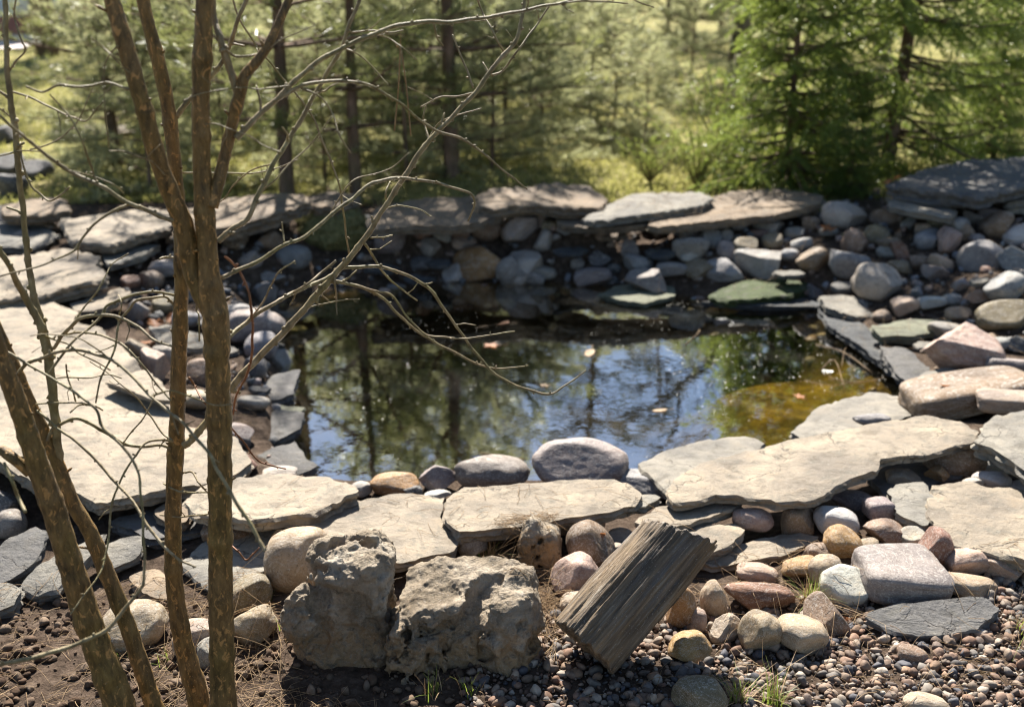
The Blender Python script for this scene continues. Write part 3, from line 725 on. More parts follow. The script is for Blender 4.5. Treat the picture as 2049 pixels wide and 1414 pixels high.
# ------------------------------------------------------------------ named stones of the near rim
NEAR = [
 (985, 946, 150, 74, 'r', 'mauve', 'large smooth oval pebble with a warm top, behind the flat rim slab', 0),
 (1161, 929, 146, 80, 'r', 'grey', 'large speckled grey pebble at the water edge beside the oval pebble', -6),
 (790, 968, 98, 46, 'r', 'ochre', 'orange flattened pebble at the water edge', 4),
 (880, 954, 78, 54, 'a', 'mauve', 'lumpy mauve stone wedged against the large oval pebble', 0),
 (722, 978, 44, 34, 'r', 'pale', 'small pale pebble left of the orange flattened pebble', 0),
 (826, 984, 40, 26, 'a', 'dark', 'small dark pitted stone in front of the orange flattened pebble', 0),
 (875, 992, 56, 24, 'r', 'white', 'small whitish pebble in front of the lumpy mauve stone', 0),
 (1292, 968, 92, 40, 'a', 'blue', 'pale blue angular stone between two grey rim slabs', -14),
 (1745, 838, 66, 26, 'r', 'blue', 'small bluish pebble lying on the slab by the golden shallows', 0),
 (945, 1092, 62, 56, 'r', 'grey', 'grey pointed pebble at the edge of the worn slab', 8),
 (1160, 1042, 102, 76, 'a', 'sand', 'broken tan cobble with one rough face behind the brown cobble', 0),
 (1180, 1092, 96, 100, 'r', 'brown', 'dark-stained brown cobble left of the log', 12),
 (1150, 1152, 98, 86, 'r', 'pink', 'smooth pinkish egg-shaped cobble touching the left side of the log', 24),
 (1240, 1072, 58, 32, 'r', 'white', 'small white flat pebble beside the top of the log', 0),
 (1232, 1102, 44, 34, 'r', 'sand', 'small tan pebble half hidden behind the log', 0),
 (1152, 1206, 66, 48, 'r', 'sand', 'pale tan pebble half under the lower end of the log', 10),
 (1362, 1212, 66, 90, 'r', 'ochre', 'yellowish cobble in the shade under the log', 10),
 (1507, 1038, 80, 40, 'r', 'pink', 'flat orange-pink oval pebble on the lowest slab', -2),
 (1598, 1042, 64, 62, 's', 'brown', 'brown blocky pebble standing beside the white speckled pebble', -8),
 (1672, 1042, 90, 62, 'r', 'white', 'white speckled oval pebble among brown cobbles', -12),
 (1700, 1001, 98, 44, 'r', 'mauve', 'pale mauve flattened pebble under the longest slab', -4),
 (1757, 1024, 56, 54, 's', 'mauve', 'mauve-brown waisted pebble against the grey corner slab', 0),
 (1772, 1063, 84, 54, 'r', 'brown', 'rounded brown cobble above the square grey stone', 0),
 (1688, 1087, 82, 64, 'r', 'ochre', 'orange bean-shaped cobble left of the rounded brown cobble', -25),
 (1735, 1094, 52, 34, 'r', 'tan', 'small tan pebble touching the orange bean-shaped cobble', 10),
 (1826, 1076, 54, 40, 'r', 'pale', 'pale half-hidden pebble behind the square grey stone', 0),
 (1866, 1096, 72, 80, 'r', 'red', 'reddish-brown veined cobble behind the pink cobble', 0),
 (1930, 1120, 90, 66, 'r', 'pink', 'pink rounded cobble right of the square grey stone', 10),
 (2012, 1138, 96, 56, 'a', 'pink', 'pink angular stone below the broad rough slab', -4),
 (1940, 1170, 122, 54, 'f', 'tan', 'flat tan stone lying right of the square grey stone', -14),
 (1600, 1138, 76, 50, 'r', 'ochre', 'dark ochre pebble above the grass tuft', 4),
 (1652, 1142, 70, 66, 'r', 'tan', 'tan pebble between the ochre pebble and the granite cobble', 0),
 (1640, 1105, 60, 40, 'r', 'brown', 'shaded brown pebble behind the tan and ochre pebbles', 0),
 (1690, 1172, 102, 76, 'r', 'white', 'whitish granite cobble with a groove, right of the grass tuft', 0),
 (1515, 1146, 84, 42, 'r', 'pink', 'pinkish pebble behind the rusty angular stone', -4),
 (1520, 1188, 150, 70, 'a', 'red', 'rusty red-brown angular stone left of the grass tuft', -6),
 (1428, 1200, 56, 76, 'r', 'tan', 'upright tan pebble between the log and the rusty stone', 0),
 (1452, 1258, 66, 60, 'a', 'sand', 'light angular pebble left of the heart-shaped cobble', -10),
 (1520, 1265, 82, 88, 'r', 'tan', 'tan heart-shaped cobble in front of the rusty stone', -14),
 (1605, 1270, 106, 82, 'r', 'tan', 'broad tan cobble at the edge of the gravel', -10),
 (1655, 1230, 96, 74, 'r', 'brown', 'brown cobble striped by the shadow of the grass tuft', -28),
 (1380, 1293, 88, 64, 'r', 'ochre', 'ochre cobble in the gravel beside the lower end of the log', 6),
 (1396, 1240, 38, 48, 'r', 'pink', 'small pinkish-white pebble between log and upright tan pebble', 10),
 (1400, 1392, 112, 80, 'r', 'olive', 'dark olive dome-shaped cobble sunk in gravel beside green grass', 0),
 (1824, 1308, 60, 38, 'r', 'brown', 'smooth brown cobble lying alone in the gravel', -8),
 (1852, 1408, 92, 46, 'r', 'sand', 'pale tan cobble sunk in the open gravel', -4),
 (1908, 920, 118, 78, 'r', 'brown', 'largest brown double-lobed stone on the rim beside white pebbles', 0),
 (1990, 927, 64, 48, 'r', 'white', 'white pebble right of the brown double-lobed stone', -10),
 (1985, 962, 84, 38, 'r', 'white', 'flat white pebble below the brown double-lobed stone', 0),
 (2040, 975, 66, 28, 'r', 'white', 'whitish pebble at the rim next to the flat white pebble', 0),
 (1948, 968, 46, 26, 'r', 'pale', 'small pale pebble in front of the brown double-lobed stone', 0),
 (1878, 950, 46, 36, 'a', 'ochre', 'small yellow crumbly stone under the brown double-lobed stone', 0),
 (1806, 960, 74, 46, 'a', 'sand', 'tan angular stone in the hollow beside the grey corner slab', 0),
 (596, 1122, 128, 128, 'f', 'tan', 'large flat boulder leaning behind the left craggy rock', 0),
 (268, 1252, 132, 96, 'f', 'tan', 'tan flat-topped stone sunk in soil between leaning and upright stems', 8),
 (508, 1246, 92, 80, 'r', 'tan', 'smooth tan stone between the upright stem and the left craggy rock', 12),
 (398, 1276, 98, 78, 'f', 'sand', 'pale stone hidden behind the two upright stems', 0),
 (425, 1308, 66, 64, 'r', 'grey', 'round grey stone at the foot of the upright stems', 0),
 (498, 1186, 92, 70, 'f', 'olive', 'olive flat stone leaning on the grey shaded slab', 10),
 (452, 1064, 96, 52, 'r', 'brown', 'rounded brown stone under the thick pale slab', 0),
]
for px, py, w, h, shp, ck, lab, roll in NEAR:
    zo = None
    if lab.startswith('small bluish'): zo = .01
    if 'on the lowest slab' in lab: zo = .03
    if 925 < py < 996 and 640 < px < 1300: zo = -.068
    o = put_stone(px, py, w, h, shp, ck, lab, roll=roll, own=True, zoff=zo)
put_stone(1797, 1146, 178, 108, 's', 'grey', 'square grey stone with a flat top among pink and tan cobbles', roll=-6, own=True, deep=.115)
put_stone(1940, 792, 262, 92, 's', 'brown', 'long banded boulder at the right end of the pond rim', name='boulder', cat='boulder', roll=7, own=True, deep=.14)
put_stone(2030, 805, 150, 40, 's', 'sand', 'pale bar-shaped stone lying against the long banded boulder', roll=-3, own=True, zoff=.06, deep=.05)
put_stone(1925, 702, 160, 108, 'a', 'pink', 'red and white striped angular block on the cobble bank', name='boulder', cat='boulder', roll=-18, own=True, seed=41)

# ------------------------------------------------------------------ stones of the far wall and the banks
BANK = [  # px, py, w, h, shape, colour, roll
 (1040, 456, 78, 72, 'a', 'pale', 8), (1090, 482, 54, 46, 'r', 'pale', 20), (960, 528, 108, 72, 'a', 'ochre', 6), (906, 549, 44, 36, 'r', 'white', 30),
 (975, 460, 62, 46, 'r', 'brown', 0), (926, 488, 54, 32, 'r', 'pink', 6), (922, 462, 50, 32, 'r', 'red', 0), (782, 480, 68, 60, 'r', 'mauve', 0), (852, 466, 54, 36, 'r', 'red', 0),
 (885, 470, 40, 36, 'r', 'grey', 0), (865, 495, 50, 40, 'r', 'grey', 0), (1075, 440, 38, 34, 'r', 'pink', 0), (1125, 462, 40, 28, 'r', 'blue', 0), (1100, 455, 32, 30, 'r', 'olive', 0),
 (1200, 520, 48, 42, 'a', 'dark', 0), (1278, 530, 66, 38, 'r', 'blue', -16), (1156, 528, 30, 20, 'r', 'pale', 0), (1187, 554, 78, 42, 'r', 'mauve', 6), (1262, 500, 42, 38, 'a', 'mauve', -20),
 (1345, 540, 68, 34, 'r', 'grey', 0), (1208, 468, 40, 26, 'a', 'brown', 0), (1320, 455, 80, 18, 'r', 'olive', 0), (1050, 540, 80, 70, 'a', 'pale', 18), (1085, 548, 60, 34, 'r', 'grey', 0),
 (1520, 532, 100, 64, 'a', 'grey', 4), (1450, 542, 80, 46, 'a', 'blue', 0), (1400, 540, 60, 40, 'a', 'olive', 0), (1382, 496, 76, 48, 'r', 'grey', 6), (1425, 480, 46, 40, 'r', 'grey', 0),
 (1380, 470, 40, 24, 'r', 'pale', 0), (1405, 456, 42, 18, 'r', 'grey', 0), (1445, 460, 30, 20, 'r', 'olive', 0), (1455, 474, 26, 28, 'r', 'pale', 0), (1490, 494, 54, 38, 'r', 'olive', 0),
 (1385, 512, 50, 30, 'a', 'pale', 0), (1455, 500, 44, 36, 'r', 'mauve', -20), (1535, 455, 58, 32, 'a', 'grey', 0), (1520, 468, 40, 20, 'r', 'red', 0), (1545, 482, 44, 32, 'r', 'olive', 10),
 (1590, 466, 40, 22, 'r', 'grey', 0), (1605, 490, 44, 28, 'r', 'blue', 20), (1622, 448, 36, 34, 'r', 'brown', 0), (1580, 510, 40, 24, 'r', 'blue', 0),
 (1690, 432, 104, 58, 'r', 'pale', -4), (1630, 518, 74, 52, 'r', 'brown', 0), (1698, 528, 86, 58, 'r', 'blue', -8), (1760, 566, 112, 78, 's', 'pale', -10), (1715, 485, 62, 54, 'r', 'brown', -12),
 (1755, 468, 50, 36, 'r', 'olive', -10), (1770, 435, 60, 34, 'r', 'brown', 0), (1820, 448, 34, 26, 'r', 'blue', 0), (1845, 460, 34, 30, 'r', 'tan', 0), (1875, 448, 44, 26, 'r', 'olive', 0), (1860, 478, 66, 40, 'r', 'blue', 14),
 (1900, 484, 46, 60, 'a', 'pink', 0), (1918, 454, 50, 40, 'r', 'blue', 0), (1930, 465, 38, 40, 'a', 'brown', 0), (1950, 438, 54, 24, 'a', 'grey', -36), (1998, 450, 66, 60, 'r', 'brown', -8), (1985, 430, 60, 28, 'r', 'mauve', 0),
 (2044, 470, 76, 40, 'r', 'white', 16), (1966, 516, 92, 66, 'r', 'blue', 0), (2030, 522, 76, 64, 'a', 'blue', 0), (2018, 575, 90, 66, 's', 'blue', 0), (2012, 632, 110, 58, 'f', 'green' if 0 else 'olive', 10),
 (1862, 606, 62, 30, 'r', 'white', 0), (1808, 612, 56, 40, 'r', 'pink', 12), (1920, 628, 56, 28, 'r', 'tan', 0), (1905, 600, 44, 24, 'r', 'blue', 0), (1800, 502, 40, 44, 'a', 'red', 0), (1775, 504, 44, 22, 'r', 'grey', 0),
 (1885, 530, 60, 34, 'r', 'sand', -26), (1800, 536, 50, 32, 'r', 'olive', 0), (1868, 545, 50, 36, 'a', 'mauve', -30), (1840, 525, 44, 30, 'r', 'brown', 0), (1960, 592, 66, 34, 'a', 'brown', 10), (1925, 568, 44, 26, 'a', 'grey', 0),
 (1900, 665, 90, 40, 'r', 'grey', -10), (2000, 690, 66, 30, 'r', 'blue', 14), (2020, 735, 100, 46, 'r', 'mauve', 0), (2040, 690, 60, 40, 'a', 'dark', 0), (1955, 480, 30, 24, 'r', 'mauve', 0), (1840, 425, 50, 20, 'r', 'brown', 0), (1930, 402, 62, 24, 'r', 'tan', 0),
 (516, 655, 114, 80, 'r', 'mauve', -4), (522, 692, 68, 52, 'r', 'blue', 8), (528, 585, 60, 48, 'a', 'blue', 20), (545, 555, 56, 26, 'a', 'grey', 0), (480, 625, 50, 36, 'r', 'blue', 0), (510, 628, 60, 26, 'r', 'pale', 0), (470, 655, 40, 60, 'r', 'blue', 0),
 (585, 515, 74, 48, 'r', 'blue', 0), (540, 480, 56, 40, 'r', 'brown', 0), (500, 520, 50, 40, 'r', 'grey', 0), (560, 720, 60, 50, 'a', 'blue', -20), (510, 735, 50, 44, 'r', 'dark', 0), (508, 806, 66, 30, 'r', 'grey', 0), (478, 870, 56, 44, 'r', 'mauve', -20),
 (305, 735, 60, 70, 'a', 'pink', 0), (278, 700, 60, 34, 'r', 'sand', -24), (330, 715, 50, 50, 'r', 'grey', 0), (395, 800, 60, 40, 'r', 'sand', 0), (400, 745, 60, 54, 'r', 'brown', 0), (375, 640, 60, 34, 'r', 'blue', 0), (400, 590, 54, 36, 'a', 'dark', 0),
 (275, 625, 40, 50, 'r', 'grey', -30), (280, 625, 36, 24, 'r', 'pale', 0), (330, 610, 50, 36, 'r', 'olive', 0), (300, 560, 54, 36, 'r', 'brown', 0), (260, 565, 36, 28, 'r', 'red', 0), (330, 540, 60, 40, 'r', 'grey', 0), (485, 930, 60, 50, 'a', 'red', 0), (560, 945, 70, 22, 'r', 'pale', 0),
 (470, 480, 50, 40, 'r', 'brown', 0), (20, 440, 90, 60, 'r', 'dark', 0), (95, 415, 80, 40, 'r', 'brown', 0), (80, 455, 70, 36, 'a', 'tan', 0), (40, 475, 60, 34, 'r', 'grey', 0), (25, 370, 60, 50, 'r', 'dark', 0), (70, 340, 70, 40, 'r', 'dark', 0), (20, 330, 60, 46, 'r', 'dark', 0), (15, 270, 60, 40, 'a', 'dark', 0), (0, 1010, 70, 70, 'a', 'dark', 0), (20, 1050, 60, 60, 'r', 'grey', 0),
]
CNAME = dict(grey='grey', blue='blue-grey', white='white', tan='tan', ochre='ochre', pink='pink', red='red-brown', dark='dark', brown='brown', moss='mossy', mauve='mauve', sand='sandy', pale='pale grey', olive='olive')
def bank_zone(px, py):
    if px < 640: return ('left', 'on the shore under the bare shrub branches', 'cobbles on the shore by the shrub')
    if px < 1340: return ('wall', 'in the shaded wall below the far slabs', 'cobbles in the wall below the far slabs')
    return ('bank', 'on the cobble bank below the spruce', 'cobbles on the bank below the spruce')
LABGRP = {}
MARKS = [(*at_z(a, b, 0)[:2], t) for a, b, t in [(1520, 578, 'the mossy green slate'), (1925, 702, 'the red and white striped block'), (1930, 770, 'the long banded boulder'), (1690, 432, 'the biggest pale cobble under the spruce'),
    (1900, 400, 'the big dark slab of the stone pile'), (960, 528, 'the ochre angular stone of the far wall'), (1050, 545, 'the hollowed stone in the water'), (668, 460, 'the mossy rock'), (1750, 690, 'the long dark wet slate'),
    (1292, 562, 'the wedge stone on the pale green slate'), (100, 545, 'the notched slab'), (820, 470, 'the broad dappled slab of the wall'), (1760, 566, 'the boxy pale cobble at the shore'), (2012, 600, 'the flat olive stone of the bank'), (1200, 450, 'the narrow wedged brown slab'),
    (1450, 450, 'the needle-littered slab'), (1640, 500, 'the brown egg-shaped cobble'), (516, 655, 'the banded mauve cobble by the shrub stem'), (555, 770, 'the dark shore slates'), (300, 720, 'the edge of the largest sandstone slab'), (330, 560, 'the dark gap behind the shrub stems'), (550, 500, 'the shaded slab below the young pine'), (1870, 540, 'the needle-strewn hollow of the cobble bank'), (1520, 530, 'the grey angular block above the mossy slate'), (50, 430, 'the grey slabs behind the thinnest stem')]]
def bank_label(px, py, w, ck, shp, wxy=None):
    z, where, grp = bank_zone(px, py)
    if wxy is not None:
        where = 'near ' + min(MARKS, key=lambda m: (m[0] - wxy[0]) ** 2 + (m[1] - wxy[1]) ** 2)[2]
    size = 'big' if w >= 84 else 'small' if w < 42 else 'middle-sized'
    kind = 'angular stone' if shp == 'a' else 'rounded cobble'
    lab = f'{size} {CNAME[ck]} {kind} {where}'
    return lab, LABGRP.setdefault(lab, grp)
for px, py, w, h, shp, ck, roll in BANK:
    lab, grp = bank_label(px, py, w, ck, shp, at_z(px, py, .03)[:2])
    put_stone(px, py, w, h, shp, ck, lab, name='cobble', cat='cobble', roll=roll, group=grp)
put_stone(1292, 562, 86, 40, 'a', 'grey', 'wedge-shaped stone lying on the pale green slate in the water', own=True, zoff=-.11)
put_stone(1290, 628 - 64, 10, 10, 'r', 'grey', 'tiny pebble beside the wedge-shaped stone on the pale slate', zoff=-.10)

# infill cobbles
def fill(poly_px, n, rmin, rmax, zone_seed, zref):
    r = np.random.RandomState(zone_seed)
    P = np.array([at_z(a, b, zref)[:2] for a, b in poly_px]); lo, hi = P.min(0), P.max(0)
    cnt = tries = 0
    cols = ['grey', 'blue', 'brown', 'mauve', 'tan', 'olive', 'pale', 'pink', 'dark', 'sand', 'red', 'white']
    wts = np.array([4, 3, 4, 3, 3.5, 2, 2.5, 2.5, 2.5, 2, 2, .8]); wts = wts / wts.sum()
    while cnt < n and tries < n * 60:
        tries += 1
        x, y = r.uniform(lo, hi)
        if poly_sd(P, np.array([x]), np.array([y]))[0] > 0: continue
        rad = rmin + (rmax - rmin) * r.rand() ** 2
        if any((x - a) ** 2 + (y - b) ** 2 < (c * .85 + rad * .85) ** 2 for a, b, c in placed): continue
        z = h1(x, y)
        ck = cols[r.choice(len(cols), p=wts)]
        shp = 'a' if r.rand() < .45 else 'r'
        s = scale_at((x, y, z)); px = 1024.5 + x / (s * F) * F
        lab, grp = bank_label(px, 0, 2 * rad / s, ck, shp, (x, y))
        add('cobble', shared_pebble(shp, r.randint(7 if shp == 'a' else 12), 3), None, (x, y, z + rad * .35), (r.uniform(-.3, .3), r.uniform(-.3, .3), r.uniform(0, 6.28)),
            (rad * r.uniform(.95, 1.3), rad * r.uniform(.8, 1.05), rad * r.uniform(.55, .85)), label=lab, cat='cobble', group=grp, color=vary(COLS[ck], r, .2))
        placed.append((x, y, rad)); cnt += 1
fill([(1330, 462), (1650, 425), (1780, 415), (2080, 415), (2080, 780), (1980, 740), (1870, 745), (1790, 690), (1740, 640), (1640, 585), (1420, 550), (1330, 530)], 78, .024, .05, 5, .05)
fill([(640, 470), (740, 450), (1100, 450), (1330, 455), (1330, 545), (1150, 565), (900, 570), (640, 580)], 40, .028, .06, 6, 0)
fill([(230, 540), (330, 500), (480, 490), (600, 500), (570, 590), (590, 700), (590, 820), (480, 900), (380, 810), (300, 700)], 48, .018, .045, 8, 0)
FRAG = [(520, 775, 60, 16, 'dgrey'), (455, 700, 60, 18, 'pale'), (430, 760, 50, 16, 'sand'), (545, 690, 56, 18, 'dark'), (590, 655, 46, 14, 'green'), (465, 905, 70, 16, 'pale'), (350, 590, 70, 20, 'grey'), (420, 640, 60, 18, 'dgrey'),
        (760, 535, 80, 18, 'dark'), (880, 525, 60, 16, 'dgrey'), (1140, 500, 80, 18, 'dark'), (1320, 505, 80, 20, 'dark'), (1230, 470, 70, 12, 'brown'), (840, 555, 70, 14, 'dark'), (1580, 545, 70, 14, 'grey'), (1690, 570, 60, 16, 'dgrey'), (1850, 690, 60, 16, 'grey'), (1960, 560, 50, 16, 'grey'), (1780, 480, 50, 14, 'brown'), (1660, 460, 46, 12, 'grey')]
for fk, (fx_, fy_, fw, fh, fc) in enumerate(FRAG):
    g_ = on_ground(fx_, fy_); fr_ = np.random.RandomState(fk)
    pl = [(fx_ + math.cos(t) * fw / 2 * fr_.uniform(.75, 1.1), fy_ + math.sin(t) * fh / 2 * fr_.uniform(.75, 1.1)) for t in np.linspace(0, 6.283, 7)[:-1]]
    lb, gr = bank_label(fx_, fy_, 50, 'grey', 'r', g_[:2])
    slab(pl, g_[2] + .03, .028, fc, 'thin ' + dict(dgrey='dark grey', pale='pale', sand='sandy', dark='blackish', green='greenish', grey='grey', brown='brown')[fc] + ' slate fragment ' + lb.split('cobble ')[1], tilt=(fr_.uniform(-.15, .15), fr_.uniform(0, .25)), name='slate_fragment', cat='slate', step=.02, group='thin slate fragments along the shore')

# ------------------------------------------------------------------ craggy rocks by signed distance fields
def surface_nets(f, lo, hi, n):
    lo, hi = np.array(lo, float), np.array(hi, float)
    h = (hi - lo).max() / n
    dims = np.ceil((hi - lo) / h).astype(int) + 1
    ax = [lo[k] + h * np.arange(dims[k]) for k in range(3)]
    X, Y, Z = np.meshgrid(*ax, indexing='ij')
    Q = np.stack([X.ravel(), Y.ravel(), Z.ravel()], 1)
    D = f(Q, True); near = np.abs(D) < .05; D[near] = f(Q[near], False)
    D = D.reshape(dims)
    s = D < 0
    c = [(a, b, d) for a in (0, 1) for b in (0, 1) for d in (0, 1)]
    sub = lambda A, o: A[o[0]:A.shape[0] - 1 + o[0], o[1]:A.shape[1] - 1 + o[1], o[2]:A.shape[2] - 1 + o[2]]
    S8 = np.stack([sub(s, o) for o in c]); cnt = S8.sum(0); act = (cnt > 0) & (cnt < 8)
    idx = -np.ones(act.shape, int); idx[act] = np.arange(act.sum())
    D8 = np.stack([sub(D, o)[act] for o in c])
    acc = np.zeros((act.sum(), 3)); num = np.zeros(act.sum())
    for a in range(8):
        for b in range(a + 1, 8):
            if sum(abs(c[a][k] - c[b][k]) for k in range(3)) != 1: continue
            da, db = D8[a], D8[b]; m = (da < 0) != (db < 0)
            t = np.where(m, da / np.where(m, da - db, 1), 0)
            p = np.array(c[a])[None] + t[:, None] * (np.array(c[b]) - np.array(c[a]))[None]
            acc[m] += p[m]; num += m
    base = np.argwhere(act)
    V = lo + h * (base + acc / num[:, None])
    faces = []
    for k in range(3):
        u, v = [(1, 2), (2, 0), (0, 1)][k]
        sl0 = [slice(None)] * 3; sl1 = [slice(None)] * 3
        sl0[k] = slice(0, -1); sl1[k] = slice(1, None)
        for w in (u, v): sl0[w] = slice(1, -1); sl1[w] = slice(1, -1)
        a, b = s[tuple(sl0)], s[tuple(sl1)]
        for flag in (True, False):
            e = np.argwhere((a & ~b) if flag else (~a & b))
            if not len(e): continue
            e[:, u] += 1; e[:, v] += 1
            def g(du, dv):
                q = e.copy(); q[:, u] += du; q[:, v] += dv
                return idx[q[:, 0], q[:, 1], q[:, 2]]
            q = np.stack([g(-1, -1), g(0, -1), g(0, 0), g(-1, 0)], 1)
            faces.append(q if flag else q[:, ::-1])
    Q = np.concatenate(faces)
    return V, np.concatenate([Q[:, [0, 1, 2]], Q[:, [0, 2, 3]]])

def ell(p, c, r):
    q = (p - np.array(c)) / np.array(r); k = np.linalg.norm(q, axis=1)
    return (k - 1) * min(r)
def rbox(p, c, r, rd):
    q = np.abs(p - np.array(c)) - (np.array(r) - rd)
    return np.linalg.norm(np.maximum(q, 0), axis=1) + np.minimum(q.max(1), 0) - rd
def cap(p, a, b, r):
    a, b = np.array(a), np.array(b); ba = b - a
    t = np.clip(((p - a) @ ba) / (ba @ ba), 0, 1)
    return np.linalg.norm(p - a - t[:, None] * ba, axis=1) - r
def smin(a, b, k):
    h = np.clip(.5 + .5 * (b - a) / k, 0, 1); return b + (a - b) * h - k * h * (1 - h)
def smax(a, b, k): return -smin(-a, -b, k)

def warp(p, f, a, o):
    return p + a * np.stack([fbm(p * f + 3 + o, 2), fbm(p * f + 31 + o, 2), fbm(p * f + 67 + o, 2)], 1)
def ridged(p): return np.abs(fbm(p, 3)) - .18
def rock1(p, rough):
    if not rough: p = warp(p, 9, .016, 0)
    d = rbox(p, (.035, .02, .13), (.098, .095, .165), .045)
    d = smin(d, rbox(p, (.01, .01, .03), (.125, .11, .075), .05), .04)
    d = smin(d, ell(p, (-.088, -.055, .135), (.052, .058, .075)), .010)       # left lobe
    d = smin(d, ell(p, (-.035, .06, .25), (.045, .045, .05)), .02)            # raised rear shoulder
    d = smin(d, ell(p, (.08, .05, .262), (.055, .05, .048)), .025)
    if rough: return d
    d = smax(d, -cap(p, (-.055, .0, .30), (-.045, -.07, .20), .030), .008)     # notch beside the lobe
    d = smax(d, -cap(p, (-.045, -.07, .20), (-.035, -.09, .10), .022), .010)
    for a, b in (((-.025, -.005, .305), (-.01, .035, .305)), ((-.01, .035, .305), (.045, .05, .302)), ((.045, .05, .302), (.09, .03, .30))):
        d = smax(d, -cap(p, a, b, .019), .007)                                 # curled groove in the top
    d = smax(d, -ell(p, (.04, -.125, .075), (.13, .062, .055)), .018)          # undercut below the head
    d = smax(d, -ell(p, (-.115, -.12, .05), (.05, .045, .03)), .012)
    d = smax(d, -cap(p, (.12, -.03, .30), (.135, -.10, .18), .016), .012)
    for x, y, z, r in _dents1:
        d = smax(d, -(np.linalg.norm(p - np.array([x, y, z]), axis=1) - r), .012)
    d += .030 * ridged(p * 11 + 9) + .018 * fbm(p * 20 + 5, 4) + .009 * ridged(p * 48 + 2) + .005 * fbm(p * 90, 2)
    return d

_pr = np.random.RandomState(3)
_dents1 = [(-.035, -.10, .165, .026), (.085, -.095, .12, .030), (.13, -.07, .21, .024), (-.12, -.105, .06, .028), (.03, -.125, .045, .036), (.14, -.03, .12, .028), (-.10, -.112, .185, .014), (.03, -.03, .312, .016), (.10, -.10, .055, .028), (.0, -.085, .235, .016), (.06, -.085, .20, .014), (-.06, -.115, .10, .018)]
_dents2 = [(.10, -.135, .07, .030), (.04, -.115, .055, .032), (-.16, -.145, .06, .028), (-.07, -.135, .045, .034), (.18, -.08, .08, .034), (-.185, -.06, .11, .028), (-.11, -.145, .02, .026), (.17, -.0, .19, .020), (-.07, .02, .212, .022), (.13, -.115, .14, .020), (-.02, -.11, .03, .024)]
_pits = [(_pr.uniform(-.19, .05), _pr.uniform(-.14, -.07), _pr.uniform(.0, .13), _pr.uniform(.007, .024)) for _ in range(95)]
def rock2(p, rough):
    if not rough: p = warp(p, 8, .018, 11)
    d = rbox(p, (-.02, .02, .085), (.145, .10, .125), .05)
    d = smin(d, ell(p, (.10, -.03, .085), (.085, .10, .13)), .02)
    d = smin(d, ell(p, (.12, .04, .17), (.055, .05, .05)), .02)
    d = smin(d, rbox(p, (-.12, -.06, .045), (.07, .08, .085), .03), .02)
    d = smax(d, p @ np.array([-.16, -.22, .96]) - .186, .016)
    if rough: return d
    d = smax(d, -ell(p, (-.05, -.115, .118), (.12, .055, .026)), .010)         # hollow under the upper lip
    d = smax(d, -cap(p, (.05, .0, .20), (.0, -.10, .13), .034), .010)          # crevice
    d = smax(d, -cap(p, (.0, -.10, .13), (-.06, -.15, .10), .040), .014)
    d = smax(d, -cap(p, (-.15, -.15, .085), (.02, -.16, .035), .030), .014)
    d = smax(d, -cap(p, (.19, -.10, .14), (.13, -.13, .0), .024), .02)
    for x, y, z, r in _pits:
        d = smax(d, -(np.linalg.norm(p - np.array([x, y, z]), axis=1) - r), .004)
    for x, y, z, r in _dents2:
        d = smax(d, -(np.linalg.norm(p - np.array([x, y, z]), axis=1) - r), .012)
    low = smooth(.17, .10, p[:, 2])
    d += .028 * ridged(p * 10 + 19) + (.008 + .012 * low) * fbm(p * 22 + 25, 4) + .005 * fbm(p * 90 + 3, 2) + (.003 + .012 * low) * ridged(p * 40 + 7)
    return d

_pits3 = [(_pr.uniform(-.05, .05), _pr.uniform(-.06, -.02), _pr.uniform(.0, .11), _pr.uniform(.004, .012)) for _ in range(30)]
def rock3(p, rough):
    if not rough: p = warp(p, 12, .014, 5)
    d = rbox(p, (0, 0, .05), (.056, .046, .060), .03)
    d = smin(d, ell(p, (-.015, .01, .105), (.026, .03, .026)), .02)
    if rough: return d
    for x, y, z, r in _pits3:
        d = smax(d, -(np.linalg.norm(p - np.array([x, y, z]), axis=1) - r), .004)
    d += .008 * fbm(p * 24 + 25, 4) + .007 * ridged(p * 34 + 19)
    return d

def rock4(p, rough):                                                           # the pale hollowed stone by the far water
    d = cap(p, (-.09, 0, .07), (.10, -.01, .02), .035) ; d = smin(d, ell(p, (-.06, .01, .06), (.065, .06, .085)), .03)
    d = smax(d, -cap(p, (-.01, -.07, .06), (.05, -.06, .02), .02), .02)
    return d if rough else d + .016 * fbm(p * 14 + 2, 3)

def add_rock(f, lo, hi, n, px, py, label, mat, name='limestone_rock', cat='rock', z=None, rz=0, scl=1.0):
    V, T = surface_nets(f, lo, hi, n)
    me = tri_mesh(name, V, T, True)
    p = on_ground(px, py) if z is None else at_z(px, py, z)
    o = add(name, me, mat, p - np.array([0, 0, .012]), (0, 0, rz), (scl, scl, scl), label=label, cat=cat, color=COLS['grey'])
    placed.append((p[0], p[1], .15))
    return o
add_rock(rock1, (-.2, -.2, -.04), (.2, .2, .36), 112, 686, 1287, 'tall craggy limestone rock with a curled groove on top', M['lime'], scl=.9)
add_rock(rock2, (-.25, -.22, -.06), (.25, .2, .3), 128, 938, 1292, 'broad craggy limestone rock full of pits beside the log', M['lime'], scl=.96)
add_rock(rock3, (-.1, -.1, -.02), (.1, .1, .16), 60, 1078, 1118, 'small pitted limestone lump behind the broad craggy rock', M['lime'])
add_rock(rock4, (-.2, -.12, -.04), (.2, .12, .2), 60, 1040, 562, 'pale hollowed stone reaching into the water below the far wall', M['stone'], 'stone', 'stone', z=-.13)

